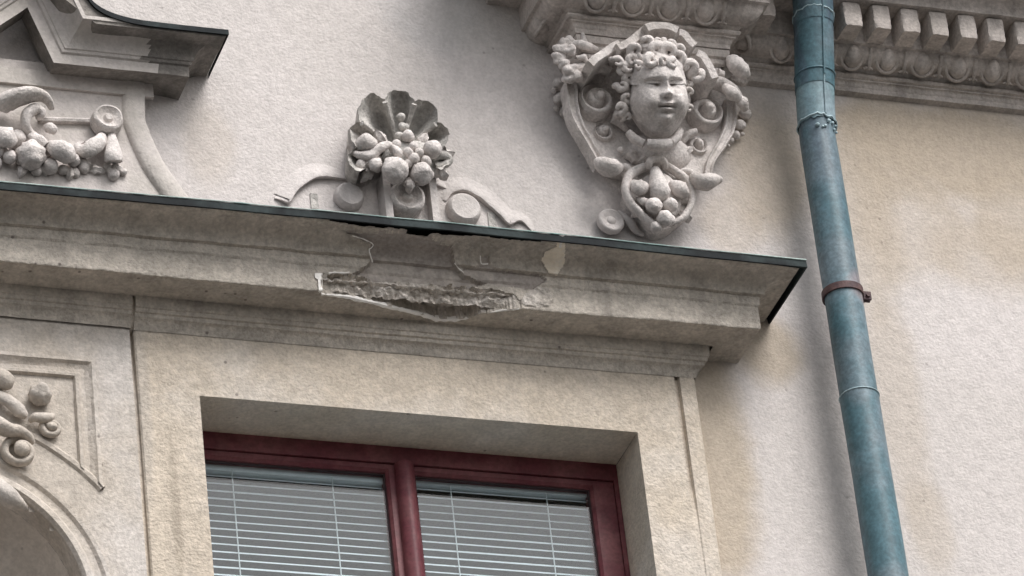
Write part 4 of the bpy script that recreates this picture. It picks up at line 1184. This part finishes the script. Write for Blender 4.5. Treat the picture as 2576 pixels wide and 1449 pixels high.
q_ = MB(); ptube(q_, z7, [(1590, 620, 0.055), (1590, 700, 0.062), (1600, 820, 0.068), (1610, 940, 0.072), (1615, 1020, 0.068)], [0.008, 0.014, 0.020, 0.025, 0.024], 0.9, nu=14); q_.rough(0.001, 40).build('tassel', rel, GA, smooth=50)
for x, y, r in ((1520, 1095, 0.011), (1640, 1105, 0.012), (1612, 1200, 0.016), (1752, 1165, 0.010), (1690, 1130, 0.011), (1560, 1150, 0.009)):
    q_ = MB(); pball(q_, z7, x, y, 0.044, r); q_.build('berry', rel, GA, smooth=70)

# ------------------------------------------------------------------ spandrel scroll relief, lower left
z8 = k8   # crop (0,1200)-(400,1500) of the photo
def k8(x, y): return x / 6.4, 905.66 + y / 6.4
SP = thing('scroll_relief', 'beige scroll and boss relief in the corner panel above the niche arch', 'relief sculpture', at(*k8(600, 1400), 0.03))
pmat = M['panel']
q_ = MB(); q_.sphere(at(*k8(645, 545), 0.055), (0.029, 0.030, 0.028), rough=0.3); q_.build('boss', pmat, SP, smooth=70)
q_ = MB(); volute(q_, xz(830, 1100, 0.045, k8), 0.024, 1.2, R(150), 0.009, 0.042, 0.012, True, 0.5, 1.3); q_.rough(0.002, 50).build('curl', pmat, SP, smooth=60)
q_ = MB(); ptube(q_, k8, [(480, 985, 0.04), (560, 925, 0.055), (680, 930, 0.058), (800, 920, 0.055), (860, 880, 0.04)], [0.006, 0.012, 0.014, 0.012, 0.005], 0.9); q_.build('leaf', pmat, SP, smooth=60)
q_ = MB(); ptube(q_, k8, [(-60, 260, 0.05), (60, 320, 0.062), (190, 380, 0.055)], [0.026, 0.028, 0.014], 0.9); q_.rough(0.004, 50).build('leaf', pmat, SP, smooth=60)
q_ = MB(); ptube(q_, k8, [(-80, 560, 0.045), (60, 620, 0.055), (200, 700, 0.055), (320, 830, 0.05), (420, 900, 0.045)], [0.018, 0.016, 0.018, 0.018, 0.010], 0.8); q_.rough(0.003, 40).build('leaf', pmat, SP, smooth=60)
q_ = MB(); ptube(q_, k8, [(-60, 990, 0.06), (40, 1080, 0.075), (150, 1130, 0.075), (300, 1150, 0.07), (450, 1240, 0.06), (520, 1340, 0.05)], [0.014, 0.020, 0.018, 0.014, 0.012, 0.008], 1.2); q_.rough(0.002, 40).build('scroll_arm', pmat, SP, smooth=60)
q_ = MB(); volute(q_, xz(320, 1500, 0.05, k8), 0.046, 1.35, R(60), 0.011, 0.045, 0.025, True, 0.42, 1.5); q_.rough(0.002, 40).build('volute', pmat, SP, smooth=60)
q_ = MB(); ptube(q_, k8, [(-200, 2020, 0.06), (0, 2130, 0.085), (160, 2230, 0.09), (300, 2330, 0.08), (420, 2390, 0.06)], [0.03, 0.028, 0.024, 0.016, 0.006], 1.2); q_.rough(0.002, 40).build('keystone_scroll', pmat, SP, smooth=60)

# ------------------------------------------------------------------ downpipe
DPX, DPP, PR = 0.0, 0.118, 0.0520
DP = thing('downpipe', 'teal painted metal downpipe running down the wall beside the window', 'drainpipe', (at(2164, 1000, 0.165).x, -0.165, 0.0))
X0 = (at(2230, 1449, DPP).x + at(2164.5, 1000, DPP).x + at(2074, 453, DPP).x) / 3
def axis(z):        # the pipe stands plumb, then swings out to the gutter
    t = max(0.0, z - 9.30)
    return Vector((X0 + 0.012 * min(1, t / 0.4), -(DPP + 0.085 * (min(t, 0.6) / 0.42) ** 1.25), z))
def zat(py): # height at which the axis crosses photo line py
    lo, hi = 7.0, 10.4
    for _ in range(40):
        mid = (lo + hi) / 2
        if proj(axis(mid))[1] > py: lo = mid
        else: hi = mid
    return lo
def section(z0, z1, r, m_, name, label=None, n=None, jag=0.0):
    mb = MB(); n = n or max(3, int((z1 - z0) / 0.03)); rows = []
    for i in range(n + 1):
        z = z0 + (z1 - z0) * i / n
        c = axis(z)
        rows.append([c + Vector((math.cos(a), math.sin(a), (jag * noise.noise(Vector((a * 3, z0, 0))) if i == 0 else 0))) * (r * (1 + 0.006 * noise.noise(Vector((a * 1.5, z * 5, 0)))) if True else r) for a in [2 * math.pi * j / 36 for j in range(36)]])
        if jag and i == 0:
            rows[-1] = [Vector((v.x, v.y, z + jag * noise.noise(Vector((j * 0.9, 1, 2))))) for j, v in enumerate(rows[-1])]
    mb.grid(rows, closed=True)
    for v in mb.v: v += noise.noise_vector(Vector((v.x * 9, v.y * 9, v.z * 5))) * 0.0022
    return mb.build(name, m_, DP, label, smooth=60)
zA, zB_, zC, zD, zE = zat(1000), zat(740), zat(312), zat(196), zat(44)
section(0.15, zA, PR, M['pipe'], 'pipe_length')
section(zA - 0.06, zC + 0.02, PR - 0.0016, M['pipe'], 'pipe_length')
section(zC - 0.01, zD, PR + 0.0015, M['pipelight'], 'sleeve', 'pale grey-blue sleeve of the downpipe', jag=0.008)
section(zD - 0.04, zE, PR + 0.0032, M['pipe'], 'pipe_length')
section(zE - 0.03, 9.95, PR + 0.0048, M['pipe'], 'pipe_length', 'bluish top length of the downpipe')
def ring(z, r, th, m_, name, wob=0.0):
    mb = MB(); c = axis(z)
    pts = [c + Vector((math.cos(a) * r, math.sin(a) * r, wob * noise.noise(Vector((math.cos(a) * 4, math.sin(a) * 4, z))))) for a in [2 * math.pi * j / 40 for j in range(41)]]
    mb.tube(pts, [th * (1 + (0.5 * noise.noise(p_ * 60) if wob else 0)) for p_ in pts], 7, cap=False)
    return mb.build(name, m_, DP, smooth=60)
ring(zA, PR + 0.0008, 0.0018, M['solder'], 'joint_seam')
ring(zC - 0.006, PR + 0.002, 0.0030, M['solder'], 'solder_seam', 0.012)
ring(zD, PR + 0.0028, 0.0030, M['pipe'], 'joint_seam')
ring(zE, PR + 0.0044, 0.0026, M['solder'], 'joint_seam', 0.008)
for i in range(14):
    a = R(-150 + 120 * random.random()); c = axis(zC - 0.015 - 0.03 * random.random())
    if i < 9:
        q_ = MB(); q_.sphere(c + Vector((math.cos(a) * (PR + 0.001), math.sin(a) * (PR + 0.001), 0)), 0.0035 + 0.003 * random.random(), 8, 6, 0.4, i); q_.build('solder_drop', M['solder'], DP)
# standing seam on the upper lengths
sm = MB(); a = R(-84)
pts = [axis(z) + Vector((math.cos(a) * (PR + 0.005), math.sin(a) * (PR + 0.005), 0)) for z in [zD - 0.02 + (9.95 - zD) * i / 8 for i in range(9)]]
sm.tube(pts, [0.0030] * 9, 6); sm.build('standing_seam', M['pipe'], DP)
sm = MB()
pts = [axis(z) + Vector((math.cos(a) * (PR + 0.002), math.sin(a) * (PR + 0.002), 0)) for z in [zC + (zD - zC) * i / 4 for i in range(5)]]
sm.tube(pts, [0.0028] * 5, 6); sm.build('standing_seam', M['pipelight'], DP)
# bracket
bz = zat(742)
mb = MB(); c = axis(bz)
rows = [[c + Vector((math.cos(a) * r, math.sin(a) * r, h)) for a in [2 * math.pi * j / 40 for j in range(40)]] for r, h in ((PR - 0.001, -0.010), (PR + 0.004, -0.010), (PR + 0.004, 0.010), (PR - 0.001, 0.010))]
mb.grid(rows, closed=True)
BK = mb.build('bracket', M['bracket'], DP, 'maroon iron pipe clamp')
mb = MB(); mb.box(c.x + PR - 0.004, c.x + PR + 0.026, DPP - 0.008, DPP - 0.001, bz - 0.012, bz + 0.012); mb.box(c.x + PR - 0.004, c.x + PR + 0.026, DPP + 0.003, DPP + 0.010, bz - 0.012, bz + 0.012); mb.build('lug', M['bracket'], BK)
mb = MB(); mb.tube([Vector((c.x + PR + 0.016, -DPP + 0.014, bz)), Vector((c.x + PR + 0.016, -DPP - 0.016, bz))], [0.007, 0.007], 6); mb.build('bolt', M['bracket'], BK, smooth=0)
mb = MB(); mb.tube([Vector((c.x + PR + 0.012, -DPP, bz)), Vector((c.x + PR + 0.012, 0.02, bz))], [0.007, 0.007], 8); mb.build('wall_spike', M['bracket'], BK)

# ------------------------------------------------------------------ venetian blinds
def blind(x0, x1, label, ztop, cords, knob):
    P = -0.186
    o = thing('venetian_blind', label, 'blind', ((x0 + x1) / 2, -P, ZB), 'venetian blinds behind the panes')
    h = MB(); h.box(x0, x1, P - 0.012, P + 0.014, ztop - 0.024, ztop); h.build('headrail', M['blind'], o)
    if knob:
        q_ = MB(); q_.box(x0 - 0.004, x0 + 0.036, P + 0.012, P + 0.030, ztop - 0.030, ztop + 0.004); q_.build('end_bracket', M['cord'], o)
    tilt = R(34); sw = 0.0125; rows = []
    for i in range(7):
        u = -1 + 2 * i / 6
        yy, zz = u * sw, 0.0022 * (1 - u * u)
        rows.append((yy * math.cos(tilt) - zz * math.sin(tilt), yy * math.sin(tilt) + zz * math.cos(tilt)))
    mb = MB(); hw = (x1 - x0) / 2 - 0.003
    mb.grid([[Vector((sx * hw, y, z + t_)) for sx in (-1, 1)] for (y, z), t_ in [(r_, 0.0) for r_ in rows]])
    mb.grid([[Vector((sx * hw, y, z + 0.0009)) for sx in (-1, 1)] for y, z in rows])
    mb.grid([[Vector((sx * hw, rows[0][0], rows[0][1] + t_)) for sx in (-1, 1)] for t_ in (0, 0.0009)])
    me = mb.mesh('slat', [M['blind']], smooth=50)
    z = ztop - 0.034
    i = 0
    while z > ZB + 0.05:
        share('slat', me, ((x0 + x1) / 2 + random.uniform(-0.001, 0.001), -P, z), o, rot=(random.uniform(-0.05, 0.05), random.uniform(-0.0015, 0.0015), 0))
        z -= 0.0222; i += 1
    for fx in cords:
        x = x0 + (x1 - x0) * fx
        q_ = MB(); q_.tube([Vector((x, -P - 0.0165, ztop - 0.02)), Vector((x, -P - 0.0165, ZB + 0.04))], [0.0017, 0.0017], 6); q_.build('ladder_cord', M['cord'], o)
    q_ = MB(); q_.box(x0 + 0.003, x1 - 0.003, P - 0.012, P + 0.012, ZB + 0.03, ZB + 0.045); q_.build('bottom_rail', M['blind'], o)
ZHEAD = at(1245, 1221, -0.172).z + 0.000
blind(-0.868, MX - 0.034, 'venetian blind of the left casement with narrow headrail and corner bracket', ZHEAD + 0.004, (0.21, 0.72), True)
blind(MX + 0.028, OR_ - 0.060, 'venetian blind of the right casement with deep white headrail', ZHEAD + 0.012, (0.22, 0.74), False)
